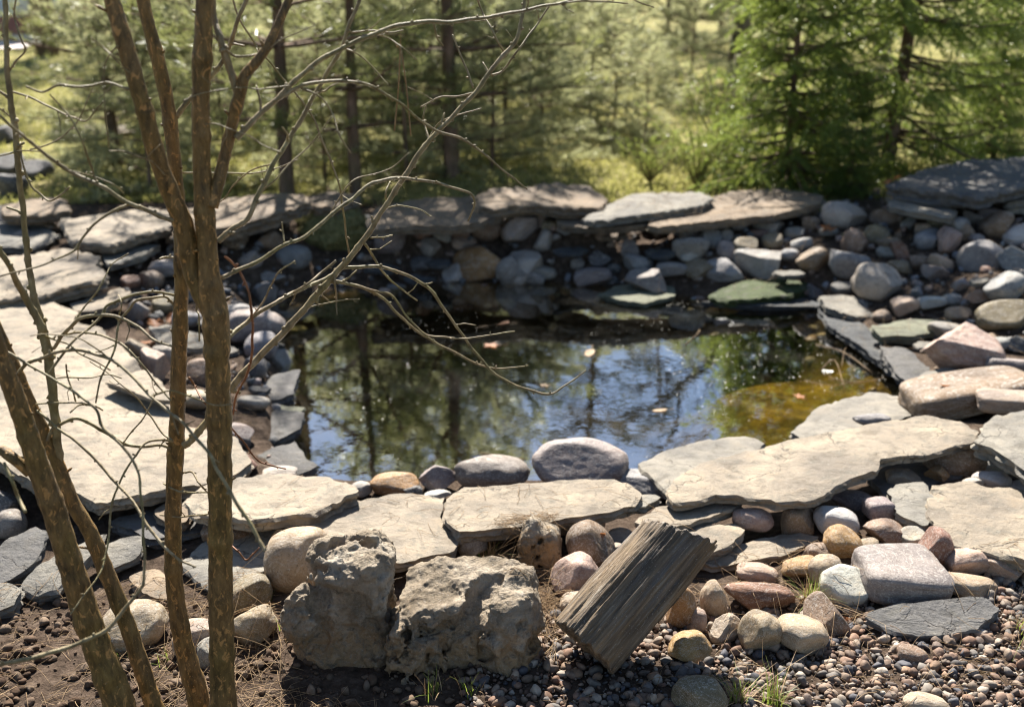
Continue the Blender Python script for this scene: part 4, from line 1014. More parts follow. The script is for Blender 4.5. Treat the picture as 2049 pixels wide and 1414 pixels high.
# mossy rock of the far wall
def mossrock(p, rough):
    d = ell(p, (0, 0, .08), (.21, .15, .13))
    return d if rough else d + .03 * fbm(p * 9 + 4, 3) + .016 * fbm(p * 34, 3)
pm = on_ground(668, 478)
mossy = add('mossy_rock', None, None, pm - np.array([0, 0, .03]), label='rock overgrown with dry moss in the far pond wall', cat='rock')
V, T = surface_nets(mossrock, (-.3, -.25, -.1), (.3, .25, .3), 70)
add('rock_body', tri_mesh('rock_body', V, T, True), M['moss'], parent=mossy)
rr = np.random.RandomState(4); vv = V[rr.choice(len(V), 2600)]
tv = []
for v in vv[vv[:, 2] > .0]:
    d = v - np.array([0, 0, .02]); d /= np.linalg.norm(d); d = d + rr.normal(0, .5, 3); w = rr.normal(0, .003, 3)
    tv += [v - w, v + w, v + d * rr.uniform(.008, .022)]
mo = add('moss', tri_mesh('moss', np.array(tv), np.arange(len(tv)).reshape(-1, 3)), M['moss'], parent=mossy)

# ------------------------------------------------------------------ petrified log
def make_log():
    L, R0, nl, na = .34, .087, 80, 200
    th = np.linspace(0, 2 * np.pi, na, endpoint=False)
    V = []
    cs, sn = np.cos(th), np.sin(th)
    for i in range(nl):
        t = i / (nl - 1)
        q = np.stack([cs * 2.2, sn * 2.2, np.full(na, t * 1.1)], 1)
        q2 = np.stack([cs * 9, sn * 9, np.full(na, t * 1.4 + 5)], 1)
        q3 = np.stack([cs * 26, sn * 26, np.full(na, t * 2.5 + 9)], 1)
        step = np.where(fbm(q2 * .6 + 3, 2) > .12 + .3 * (t - .5), .05, 0)
        q4 = np.stack([cs * 48, sn * 48, np.full(na, t * 5 + 2)], 1)
        r = R0 * (1 + .09 * fbm(q, 2) + .055 * fbm(q2, 2) + .045 * fbm(q3, 2) + .03 * fbm(q4, 2) + step * .3)
        r = r * (1 - .06 * (t - .5))
        zz = t * L + (.026 * fbm(np.stack([cs * 3, sn * 3, np.full(na, 2.0)], 1), 3) + .10 * cs * 0) * (1 if i in (0, nl - 1) else (abs(t - .5) * 2) ** 6)
        if t > .5: zz = zz - .028 * sn * (t - .5) * 2 - .02 * cs * (t - .5) * 2
        V.append(np.stack([r * cs, r * sn, zz], 1))
    T = []
    for i in range(nl - 1):
        a = i * na + np.arange(na); b = i * na + (np.arange(na) + 1) % na
        T += [np.stack([a, b, b + na], 1), np.stack([a, b + na, a + na], 1)]
    off = nl * na; Vc = [np.concatenate(V)]
    for end, src, sgn in ((0, V[0], -1), (1, V[-1], 1)):
        prev = (0 if end == 0 else (nl - 1) * na) + np.arange(na)
        c0 = src.mean(0)
        for j in range(1, 14):
            f = 1 - j / 14
            ringp = c0 + (src - c0) * f
            q = ringp * np.array([40, 40, 1.0])
            ringp[:, 2] += sgn * .012 * fbm(q + 7, 4) * min(1, j / 2) + sgn * .006 * np.abs(fbm(ringp * 160, 2))
            Vc.append(ringp); cur = off + np.arange(na); off += na
            n1, n2 = np.roll(prev, -1), np.roll(cur, -1)
            tri = [np.stack([prev, n1, n2], 1), np.stack([prev, n2, cur], 1)]
            T += [x if sgn > 0 else x[:, ::-1] for x in tri]
            prev = cur
        Vc.append(c0[None]); n1 = np.roll(prev, -1)
        tri = np.stack([prev, n1, np.full(na, off)], 1); T.append(tri if sgn > 0 else tri[:, ::-1]); off += 1
    return np.concatenate(Vc), np.concatenate(T)
V, T = make_log()
lp0 = at_z(1172, 1292, .065); lp1 = at_z(1352, 1078, .265)
ax = Vector(lp1 - lp0)
V[:, 2] *= (ax.length + .02) / .34
lg = add('petrified_log', tri_mesh('petrified_log', V, T, True), M['log'], lp0, label='grey-brown petrified wood log leaning on the rim stones', cat='log')
lg.rotation_euler = ax.to_track_quat('Z', 'Y').to_euler()

# ------------------------------------------------------------------ tubes
def catmull(P, per=6):
    P = np.asarray(P, float); Q = np.concatenate([[2 * P[0] - P[1]], P, [2 * P[-1] - P[-2]]])
    out = []
    for k in range(1, len(Q) - 2):
        p0, p1, p2, p3 = Q[k - 1], Q[k], Q[k + 1], Q[k + 2]
        for t in np.linspace(0, 1, per, endpoint=False):
            out.append(.5 * (2 * p1 + (p2 - p0) * t + (2 * p0 - 5 * p1 + 4 * p2 - p3) * t * t + (3 * p1 - p0 - 3 * p2 + p3) * t ** 3))
    out.append(Q[-2]); return np.array(out)

def tube(P, rad, sides=8, knob=0.0, seed=0):
    P = np.asarray(P, float); rad = np.asarray(rad, float)
    n = len(P); T = np.gradient(P, axis=0); T /= np.linalg.norm(T, axis=1)[:, None] + 1e-12
    ref = np.array([0, 1, 0]) if abs(T[0][1]) < .9 else np.array([1, 0, 0])
    u = np.cross(T[0], ref); u /= np.linalg.norm(u)
    V = []; a = np.linspace(0, 2 * np.pi, sides, endpoint=False)
    for k in range(n):
        u = u - T[k] * (u @ T[k]); u /= np.linalg.norm(u) + 1e-12
        w = np.cross(T[k], u)
        rr = rad[k] * np.ones(sides)
        ringp = P[k] + np.outer(np.cos(a), u) * rr[:, None] + np.outer(np.sin(a), w) * rr[:, None]
        V.append(ringp)
    V = np.concatenate(V)
    if knob:
        c = np.repeat(P, sides, 0); d = V - c; L = np.linalg.norm(d, axis=1)[:, None] + 1e-9
        V = V + d / L * (knob * np.repeat(rad, sides) * (fbm(V * 26 + seed, 3) + .6 * fbm(V * np.array([90, 90, 30]) + seed, 2)))[:, None]
    Fc = []
    for k in range(n - 1):
        i = k * sides + np.arange(sides); j = k * sides + (np.arange(sides) + 1) % sides
        Fc += [np.stack([i, j, j + sides], 1), np.stack([i, j + sides, i + sides], 1)]
    o = len(V); V = np.concatenate([V, [P[0], P[-1]]])
    i = np.arange(sides); j = (i + 1) % sides
    Fc += [np.stack([j, i, np.full(sides, o)], 1), np.stack([(n - 1) * sides + i, (n - 1) * sides + j, np.full(sides, o + 1)], 1)]
    return V, np.concatenate(Fc)

def merge(parts):
    V, T, o = [], [], 0
    for v, t in parts: V.append(v); T.append(t + o); o += len(v)
    return np.concatenate(V), np.concatenate(T)

# ------------------------------------------------------------------ the bare shrub in front of the pond
# each entry: (kind, [(px, py, radius px), ...], depth y at start, depth y at end)
SHRUB = [
 ('stem', [(446, 1540, 29), (446, 1414, 26), (443, 1250, 24), (441, 1100, 23.5), (440, 950, 23.5), (438, 800, 24), (434, 690, 25.5), (430, 630, 27), (422, 575, 23), (415, 500, 20), (410, 430, 20), (404, 330, 18), (402, 230, 17.5), (402, 160, 18.5), (405, 110, 19), (407, 40, 17), (410, -60, 15), (412, -200, 12)], 1.95, 1.93),
 ('branch', [(432, 632, 21), (410, 598, 21), (390, 555, 20), (378, 510, 19.5), (371, 465, 21), (352, 412, 18.5), (325, 345, 17), (302, 270, 17.5), (285, 205, 17), (268, 150, 16.5), (246, 75, 16.5), (224, 0, 15.5), (205, -70, 14), (170, -200, 12)], 1.95, 1.86),
 ('stem', [(412, 1530, 25), (400, 1414, 22), (378, 1330, 20), (358, 1240, 18), (347, 1130, 16.5), (347, 1010, 16), (352, 900, 16), (357, 760, 15), (361, 640, 14.5), (363, 520, 14), (357, 410, 13), (347, 300, 13.5), (335, 210, 14), (318, 130, 14), (300, 60, 13), (286, 0, 12.5), (272, -80, 11), (250, -200, 9)], 2.03, 2.08),
 ('stem', [(285, 1560, 38), (240, 1414, 31), (186, 1270, 27), (154, 1170, 25), (112, 1033, 23.5), (76, 930, 22), (40, 820, 19), (5, 722, 17), (-40, 590, 15), (-90, 440, 13)], 1.86, 1.80),
 ('stem', [(345, 1545, 22), (308, 1414, 18), (262, 1270, 16.5), (215, 1150, 16), (180, 1065, 15), (142, 1000, 15), (116, 930, 13.5), (80, 850, 12.5), (45, 770, 12), (10, 692, 11), (-30, 600, 10), (-70, 480, 8)], 1.93, 1.98),
 ('branch', [(122, 955, 9), (114, 870, 10.5), (106, 790, 11), (98, 725, 11.5), (88, 670, 11.5), (77, 625, 9), (66, 580, 8), (55, 510, 7.5), (46, 420, 7), (37, 341, 7), (29, 253, 7.5), (20, 190, 7), (13, 110, 6.5), (10, 0, 6), (6, -120, 5)], 1.96, 2.02),
 ('branch', [(88, 665, 10), (64, 618, 8.5), (44, 583, 8), (20, 535, 7), (0, 500, 6), (-26, 450, 5)], 1.97, 1.9),
 ('branch', [(424, 415, 12), (438, 360, 12), (453, 300, 11.5), (468, 235, 11.5), (479, 192, 12), (490, 152, 11), (515, 122, 9.5), (540, 85, 9), (560, 40, 8.5), (582, -10, 7.5), (610, -90, 6)], 1.93, 2.0),
 ('branch', [(478, 196, 9), (459, 135, 9), (441, 80, 8), (428, 30, 7.5), (420, -50, 6)], 1.95, 1.98),
 ('branch', [(0, 898, 10), (28, 918, 11), (60, 945, 12)], 1.83, 1.83),
 ('branch', [(346, 442, 5.5), (300, 424, 5), (260, 407, 5), (195, 369, 4.6), (137, 342, 4.4), (68, 290, 4), (24, 253, 3.8), (0, 232, 3.6), (-40, 200, 3)], 1.9, 1.78),
 ('twig', [(260, 407, 3.4), (225, 424, 3), (190, 446, 3), (168, 474, 2.8), (147, 501, 2.8), (108, 520, 2.4), (68, 535, 2.2), (0, 553, 2)], 1.88, 1.8),
 ('twig', [(24, 182, 2.4), (70, 200, 2.4), (115, 222, 2.3), (150, 237, 2.2), (172, 242, 2.1), (190, 222, 2), (207, 203, 1.8)], 2.02, 1.9),
 ('twig', [(262, 180, 3), (218, 167, 3), (180, 172, 3), (147, 174, 3), (116, 171, 3), (95, 180, 2.6), (79, 183, 2.4), (51, 172, 2)], 1.88, 1.85),
 ('twig', [(195, 369, 2.6), (182, 335, 2.6), (165, 285, 2.4), (145, 240, 2.3), (122, 214, 2), (100, 188, 1.6)], 1.87, 1.84),
 ('twig', [(16, 145, 2.5), (36, 120, 2.3), (50, 100, 2.3), (43, 80, 2.2), (30, 40, 2), (29, 20, 2), (34, -10, 1.8)], 2.0, 1.95),
 ('twig', [(40, 285, 2.6), (44, 318, 2.4), (60, 368, 2.3), (82, 388, 2.2), (100, 402, 2.2), (122, 390, 2), (140, 374, 1.8)], 2.02, 1.95),
 ('twig', [(0, 312, 1.8), (40, 302, 1.8), (82, 303, 1.4)], 1.96, 1.94),
 ('branch', [(352, 234, 6.5), (379, 201, 6), (423, 154, 5.5), (454, 106, 5.2), (473, 48, 4.8), (492, 0, 4.4), (510, -60, 4)], 2.07, 2.14),
 ('branch', [(472, 278, 7.5), (505, 243, 6.4), (546, 205, 6), (580, 172, 5.8), (615, 140, 5.6), (649, 116, 5.4), (700, 90, 5), (750, 68, 4.8), (800, 51, 4.6), (851, 44, 4.6), (902, 44, 4.2), (980, 34, 3.8), (1045, 22, 3.4), (1134, 3, 2.8), (1200, -18, 2)], 1.95, 2.15),
 ('twig', [(1110, 9, 2.4), (1172, 3, 2), (1215, 4, 1.8), (1257, 7, 1.4)], 2.13, 2.18),
 ('twig', [(1235, -20, 1.8), (1270, 0, 1.6), (1308, 16, 1.4)], 2.15, 2.2),
 ('branch', [(546, 205, 4.4), (600, 174, 4), (650, 163, 3.8), (700, 164, 3.6), (728, 167, 3.4), (760, 182, 3.2), (800, 207, 3), (840, 240, 3), (870, 260, 3.2), (915, 275, 2.8), (955, 297, 2.6), (1000, 335, 2.2), (1055, 378, 1.6)], 1.98, 2.2),
 ('branch', [(436, 482, 7), (466, 458, 6.2), (495, 437, 6), (519, 386, 5.6), (547, 328, 5.4), (572, 288, 5.2), (598, 246, 5), (642, 167, 4.6), (683, 96, 4.2), (702, 40, 4), (722, -5, 3.6), (745, -70, 3)], 1.94, 2.12),
 ('twig', [(462, -10, 2.2), (480, 40, 2.2), (512, 90, 2.2), (570, 162, 2.2), (622, 228, 2.2), (650, 295, 2.2), (676, 360, 2.3), (688, 430, 2.4), (698, 508, 2.4)], 2.2, 2.26),
 ('branch', [(366, 892, 9), (392, 870, 8.5), (425, 828, 8.2), (465, 772, 8), (510, 722, 8), (565, 667, 7.8), (610, 617, 7.8), (660, 560, 7.6), (700, 515, 7), (735, 470, 6.6), (768, 418, 6), (800, 368, 6), (850, 292, 5.8), (880, 260, 5.4), (950, 186, 5), (990, 132, 5), (1028, 88, 5), (1042, 52, 4.4), (1049, 10, 4), (1052, -50, 3)], 2.03, 2.35),
 ('branch', [(452, 680, 5), (480, 655, 5), (506, 634, 4.8), (546, 608, 4.6), (588, 586, 4.4), (625, 569, 4), (650, 558, 3.8), (668, 548, 3.6)], 1.95, 2.16),
 ('twig', [(588, 586, 3), (620, 564, 2.8), (645, 545, 2.6), (672, 521, 2.6)], 2.06, 2.1),
 ('branch', [(444, 556, 5.2), (475, 541, 4.6), (506, 528, 4.4), (540, 508, 4.2), (574, 487, 4.2), (611, 473, 4), (660, 432, 4), (700, 402, 4), (725, 380, 4), (750, 365, 3.8), (800, 357, 3.4), (870, 365, 3), (930, 383, 2.8), (946, 392, 2.6), (950, 408, 2.4), (944, 425, 2.2), (936, 442, 2)], 1.95, 2.18),
 ('branch', [(668, 540, 4), (700, 535, 4), (750, 533, 3.8), (790, 541, 3.6), (838, 563, 3.6), (866, 585, 3.6), (890, 620, 3.2), (915, 655, 3), (945, 697, 3), (975, 732, 2.8), (1003, 756, 2.6), (1050, 777, 2.5), (1100, 788, 2.4), (1132, 770, 2), (1173, 742, 1.6)], 2.18, 2.34),
 ('branch', [(668, 562, 4), (715, 572, 3.8), (758, 590, 3.4), (790, 622, 3), (822, 652, 3), (870, 685, 3), (920, 710, 2.8), (960, 730, 2.6), (1000, 737, 2.4), (1057, 732, 1.5)], 2.18, 2.36),
 ('twig', [(712, 570, 3), (750, 582, 2.8), (780, 588, 2.6), (800, 612, 2.4), (820, 640, 2.3), (850, 668, 2.2), (885, 674, 2.2), (930, 677, 2), (980, 670, 1.8), (1030, 663, 1.4)], 2.19, 2.3),
 ('twig', [(730, 488, 3), (748, 515, 2.8), (764, 542, 2.6), (800, 576, 2.2), (835, 602, 1.8)], 2.22, 2.3),
 ('twig', [(984, 151, 3), (1008, 139, 2.8), (1039, 96, 2.6), (1073, 51, 2.4), (1095, 19, 2), (1100, 8, 2)], 2.3, 2.38),
 ('twig', [(1010, 108, 2.4), (985, 62, 2.2), (966, 25, 2), (950, -10, 1.8)], 2.32, 2.36),
 ('twig', [(947, 176, 2.4), (930, 130, 2.2), (905, 70, 1.8)], 2.3, 2.34),
 ('twig', [(858, 280, 2.4), (850, 250, 2.2), (847, 235, 2), (853, 212, 1.8)], 2.27, 2.3),
 ('twig', [(868, 45, 2.2), (874, 75, 2.2), (887, 92, 1.6)], 2.1, 2.12),
 ('twig', [(703, 66, 2), (742, 62, 2), (780, 66, 1.8), (806, 60, 1.6)], 2.1, 2.14),
 ('twig', [(776, 408, 2.4), (772, 388, 2.4), (781, 364, 2)], 2.24, 2.26),
 ('twig', [(742, 476, 2.2), (765, 474, 2), (784, 471, 1.8)], 2.24, 2.3),
 ('twig', [(669, 545, 2.6), (671, 570, 2.4), (673, 600, 2), (674, 630, 1.2)], 2.16, 2.17),
 ('twig', [(632, 585, 2.6), (645, 592, 2.2), (660, 603, 1.8)], 2.14, 2.18),
 ('twig', [(570, 485, 2.2), (567, 463, 2), (564, 444, 1.8)], 2.0, 2.02),
 ('twig', [(440, 102, 4), (452, 100, 3.4), (472, 113, 3), (500, 112, 2.8), (525, 104, 2.2)], 1.93, 1.98),
 ('twig', [(365, 346, 1.8), (440, 346, 1.8), (510, 346, 1.8), (550, 338, 1.7), (597, 320, 1.4)], 2.09, 2.15),
 ('twig', [(218, 295, 1.2), (212, 230, 1.2), (208, 150, 1.2), (218, 112, 1.8), (236, 92, 2.2)], 1.9, 1.86),
 ('branch', [(106, 697, 4.4), (125, 672, 4.2), (147, 648, 4.2), (171, 634, 4), (219, 631, 3.6), (273, 651, 3.2), (305, 678, 2.8), (345, 693, 2.2)], 1.97, 1.88),
 ('branch', [(98, 748, 3), (120, 716, 3), (143, 687, 3), (180, 655, 3), (205, 630, 3), (214, 612, 3), (240, 600, 3), (270, 590, 3), (307, 583, 2.8), (352, 591, 2.6)], 1.9, 2.05),
 ('twig', [(352, 614, 3), (340, 602, 2.8), (325, 594, 2.8), (277, 600, 2.8), (258, 620, 2.8), (239, 643, 2.8), (232, 685, 2.6), (222, 716, 2.5), (205, 750, 2.4), (198, 768, 2.4), (192, 806, 2)], 2.06, 1.94),
 ('branch', [(36, 745, 4.4), (55, 728, 4.2), (82, 717, 4), (115, 704, 4), (143, 700, 3.8), (180, 705, 3.8), (219, 718, 3.6), (256, 744, 3.6), (300, 792, 3.4), (330, 817, 3.4), (359, 840, 3.6), (393, 877, 3.8), (420, 911, 4), (432, 935, 4.2), (469, 998, 4.4), (507, 1057, 4.6), (531, 1101, 4)], 1.95, 1.62),
 ('twig', [(126, 671, 2.6), (171, 665, 2.6), (232, 682, 2.4), (273, 716, 2.4), (307, 760, 2.3), (325, 782, 2.2), (342, 802, 2)], 1.96, 1.86),
 ('branch', [(-20, 684, 3), (0, 695, 3), (68, 736, 3), (137, 777, 3), (188, 815, 3.2), (202, 849, 3.4), (219, 868, 3.4), (260, 911, 3.2), (277, 948, 3), (281, 985, 3), (285, 1030, 3), (288, 1100, 3), (288, 1160, 3.2), (281, 1178, 3.6), (258, 1208, 4), (236, 1235, 4.4), (205, 1265, 4.6), (160, 1285, 4.8), (120, 1300, 5), (60, 1316, 5), (-20, 1334, 5)], 1.9, 1.55),
 ('branch', [(95, 882, 4), (102, 866, 4), (109, 857, 4), (147, 837, 3.8), (180, 848, 3.8), (212, 866, 3.8), (246, 887, 3.8), (287, 894, 3.6), (320, 890, 3.4), (342, 898, 3.2)], 1.95, 2.03),
 ('twig', [(346, 882, 3.2), (320, 880, 3), (290, 886, 2.8), (270, 914, 2.6), (246, 950, 2.6), (236, 975, 2.5), (222, 1016, 2.5), (219, 1067, 2.4), (212, 1105, 2.3), (205, 1135, 2.2), (188, 1163, 2), (165, 1195, 1.8), (140, 1229, 1.6)], 2.02, 1.75),
 ('branch', [(60, 810, 3), (90, 834, 3), (116, 857, 3), (161, 890, 3), (190, 918, 3), (219, 950, 3.2), (240, 974, 3.2), (263, 998, 3.3), (284, 1033, 3.4), (322, 1087, 3.4), (345, 1108, 3), (363, 1122, 2.8), (392, 1134, 2.2)], 1.97, 1.75),
 ('twig', [(140, 825, 2), (160, 810, 2), (188, 812, 2), (205, 820, 1.8)], 1.93, 1.95),
 ('twig', [(132, 728, 2), (136, 755, 2), (146, 785, 2), (152, 805, 2)], 1.95, 1.95),
 ('twig', [(72, 808, 2), (110, 806, 2), (140, 805, 2), (170, 808, 2), (188, 814, 2)], 1.95, 1.93),
 ('redtwig', [(449, 513, 3), (463, 525, 3), (479, 543, 3), (492, 570, 3), (500, 597, 3), (505, 640, 3), (506, 676, 3), (502, 722, 3), (492, 752, 2.8), (479, 778, 2.6), (470, 805, 2.4), (466, 830, 2)], 1.97, 2.02),
 ('redtwig', [(462, 855, 2.4), (478, 873, 2.2), (502, 904, 2.2), (519, 923, 2), (545, 931, 1.8), (572, 938, 1.6)], 1.97, 2.05),
 ('redtwig', [(462, 1090, 2), (478, 1105, 2), (492, 1120, 2), (506, 1108, 1.8), (519, 1095, 1.4)], 1.97, 1.9),
 ('redtwig', [(378, 755, 2.6), (390, 772, 2.4), (402, 797, 2.2), (416, 812, 2)], 2.04, 2.0),
 ('twig', [(236, 662, 2), (236, 640, 2), (243, 612, 1.8), (236, 590, 1.6)], 1.95, 1.97),
 ('twig', [(370, 945, 2.4), (385, 945, 2.4), (398, 965, 2.2), (414, 985, 2)], 2.04, 2.0),
 ('twig', [(328, 968, 2), (352, 980, 2.2), (365, 984, 2.2), (415, 985, 2)], 2.05, 1.98),
 ('twig', [(8, 925, 4), (25, 965, 3.8), (38, 995, 4), (50, 1024, 4)], 1.7, 1.66),
 ('twig', [(320, 1030, 2), (355, 1033, 2), (390, 1031, 2), (420, 1028, 2)], 2.04, 1.98),
 ('twig', [(400, 566, 2.4), (395, 594, 2.2), (393, 620, 2.2), (398, 632, 2), (398, 683, 1.8)], 1.99, 1.96),
 ('twig', [(318, 518, 2.2), (330, 514, 2.4), (352, 516, 2.6)], 2.06, 2.07),
]
_tr = np.random.RandomState(91)
for sx, sy, dirx, y0 in [(330, 350, -1, 1.9), (268, 150, -1, 1.87), (402, 250, 1, 1.93), (515, 122, 1, 1.97), (600, 174, 1, 2.0), (750, 68, 1, 2.05), (850, 292, 1, 2.28), (768, 418, 1, 2.24), (660, 432, 1, 2.1), (519, 386, 1, 1.98), (610, 617, 1, 2.15), (506, 634, 1, 2.0),
                         (88, 670, 1, 1.97), (147, 648, 1, 1.95), (219, 718, -1, 1.9), (300, 792, 1, 1.86), (137, 342, 1, 1.84), (60, 300, 1, 1.9), (346, 882, -1, 2.0), (100, 760, 1, 1.97), (30, 250, -1, 2.0), (580, 172, -1, 1.98), (683, 96, 1, 2.1), (950, 186, -1, 2.3), (547, 328, -1, 2.0), (246, 887, 1, 2.0)]:
    pts_, cx_, cy_, ang, rr_ = [], sx, sy, _tr.uniform(-1.1, .5), _tr.uniform(1.7, 2.3)
    for k_ in range(_tr.randint(4, 8)):
        pts_.append((cx_, cy_, rr_ * (1 - .07 * k_))); sl = _tr.uniform(22, 46)
        cx_ += dirx * math.cos(ang) * sl; cy_ += math.sin(ang) * sl; ang += _tr.uniform(-.35, .45)
    SHRUB.append(('twig', pts_, y0, y0 + _tr.uniform(-.12, .12)))
shrub_base = at_y(380, 1545, 1.93)
shrub = add('bare_shrub', None, None, (shrub_base[0], 1.93, h1(shrub_base[0], 1.93)), label='leafless multi-stemmed shrub with brown bark standing in front of the pond', cat='shrub')
sb = np.array(shrub.location)
srng = np.random.RandomState(21)
for si, (kind, pts, y0, y1) in enumerate(SHRUB):
    pp = np.array([(a, b) for a, b, _ in pts], float)
    seg = np.concatenate([[0], np.cumsum(np.linalg.norm(np.diff(pp, axis=0), axis=1))]); seg /= seg[-1]
    ys = y0 + (y1 - y0) * seg + (0.018 * np.sin(seg * 7 + si) * (seg * (1 - seg) * 4) if kind != 'stem' else 0)
    W = np.array([at_y(a, b, y) for (a, b), y in zip(pp, ys)])
    rad = np.array([r * scale_at(w) for (_, _, r), w in zip(pts, W)])
    if kind == 'stem': W[0][2] = min(W[0][2], h1(W[0][0], W[0][1]) - .04)
    C = catmull(np.concatenate([W, rad[:, None]], 1), 16 if kind == 'stem' else 9)
    P, rr = C[:, :3], np.maximum(C[:, 3], .0008)
    thick = rad.mean() > .008
    # small kinks and swellings at the nodes of thin shoots
    L = np.concatenate([[0], np.cumsum(np.linalg.norm(np.diff(P, axis=0), axis=1))])
    parts = []
    if not thick:
        P = P + .0016 * np.stack([fbm(np.stack([L * 14, L * 0 + si, L * 0 + k], 1), 2) for k in (1.3, 5.7, 9.1)], 1)
        rr = rr * (1 + .22 * np.maximum(0, np.sin(L / .034 * 2 * np.pi + si)) ** 8)
        tri = np.abs(((L / .068 + si * .37) % 1) - .5) * 4 - 1
        sidev = np.cross(np.gradient(P, axis=0), [0, 1, 0]); sidev /= np.linalg.norm(sidev, axis=1)[:, None] + 1e-9
        P = P + sidev * (tri * np.minimum(.0008, rr * .3))[:, None]; rr = rr * .86
    else:
        rr = rr * (1 + .10 * np.maximum(0, np.sin(L / .13 * 2 * np.pi + si * 1.7)) ** 10 + .05 * fbm(np.stack([L * 9, L * 0 + si, L * 0], 1), 2))
    parts.append(tube(P, rr, 24 if thick else 8, .17 if thick else .06, si * 3.1))
    # buds and spurs
    pos, side = srng.uniform(.01, .03), 1
    while pos < L[-1] - .003:
        k = min(np.searchsorted(L, pos), len(P) - 2)
        t = P[k + 1] - P[k]; t /= np.linalg.norm(t) + 1e-9
        ph = srng.uniform(0, 6.28)
        u = np.cross(t, [0, 1, 0]); u /= np.linalg.norm(u) + 1e-9; v = np.cross(t, u)
        if srng.rand() < .62: d = u * side * (.8 + .2 * srng.rand()) + v * srng.uniform(-.4, .4)
        else: d = u * math.cos(ph) + v * math.sin(ph)
        d = d / np.linalg.norm(d)
        d = d * .8 + t * srng.uniform(.2, .7)
        if thick:
            ln = srng.uniform(.005, .013) if srng.rand() < .85 else srng.uniform(.013, .024); b0 = P[k] + (d - t * (d @ t)) * rr[k] * .7
            pts2 = [b0, b0 + d * ln * .5, b0 + d * ln * .8, b0 + d * ln * 1.15]; r2 = [.0036, .0024, .0028, .0007]
        else:
            ln = srng.uniform(.003, .006); b0 = P[k]
            pts2 = [b0, b0 + d * (rr[k] + ln * .3), b0 + d * (rr[k] + ln * .7), b0 + d * (rr[k] + ln * 1.2)]
            r2 = [rr[k] * .8, rr[k] * .75, rr[k] * .85, .0005]
        parts.append(tube(pts2, r2, 6))
        if not thick and srng.rand() < .22 and pos < L[-1] * .85:
            ln2 = srng.uniform(.015, .055); d2 = d / np.linalg.norm(d)
            q0 = P[k]; q1 = q0 + d2 * ln2 * .45; d3 = d2 + srng.normal(0, .25, 3) + np.array([0, 0, .15]); q2 = q1 + d3 / np.linalg.norm(d3) * ln2 * .55
            parts.append(tube([q0, q1, (q1 + q2) / 2, q2, q2 + (q2 - q1) * .12], [rr[k] * .6, rr[k] * .5, rr[k] * .4, max(.0009, rr[k] * .45), .0004], 5))
        pos += srng.uniform(.03, .10) if thick else srng.uniform(.022, .085); side = -side
    V, T = merge(parts)
    nm = 'stem' if kind == 'stem' else 'branch' if kind == 'branch' else 'twig'
    mt = M['bark'] if thick else M['redtwig'] if kind == 'redtwig' else M['twig']
    add(nm, tri_mesh(nm, V - sb, T, True), mt, parent=shrub)
# pair of dry pine needles caught on a branch
ndl = []
top = at_y(801, 88, 2.1)
ndl.append(tube([at_y(803, 50, 2.1), at_y(802, 70, 2.1), top], [.0004, .0004, .0012], 5))
for a, b in ((789, 262), (822, 272)):
    ndl.append(tube(catmull([top, (top + at_y(a, b, 2.1)) / 2 + np.array([.002, 0, 0]), at_y(a, b, 2.1)], 5), np.full(11, .0013), 5))
ndl.append(tube([top, top + np.array([-.006, 0, -.006]), top + np.array([-.008, 0, .0])], [.002, .002, .001], 5))
V, T = merge(ndl)
add('pine_needle_pair', tri_mesh('pine_needle_pair', V - top, T, True), M['straw'], top, label='pair of long dry pine needles hanging from a thin branch', cat='pine needles')

# ------------------------------------------------------------------ conifers
def needle_tris(pos, dirs, n, length, width, spread, rng, jitter=.0):
    N = len(pos); P = np.repeat(pos, n, 0) + rng.normal(0, jitter, (N * n, 3)); D = np.repeat(dirs, n, 0)
    d = D + rng.normal(0, spread, (N * n, 3)); d /= np.linalg.norm(d, axis=1)[:, None] + 1e-9
    w = np.cross(d, rng.normal(size=(N * n, 3))); w /= np.linalg.norm(w, axis=1)[:, None] + 1e-9
    ln = length * rng.uniform(.7, 1.2, (N * n, 1))
    V = np.stack([P - w * width / 2, P + w * width / 2, P + d * ln], 1).reshape(-1, 3)
    return V, np.arange(len(V)).reshape(-1, 3)

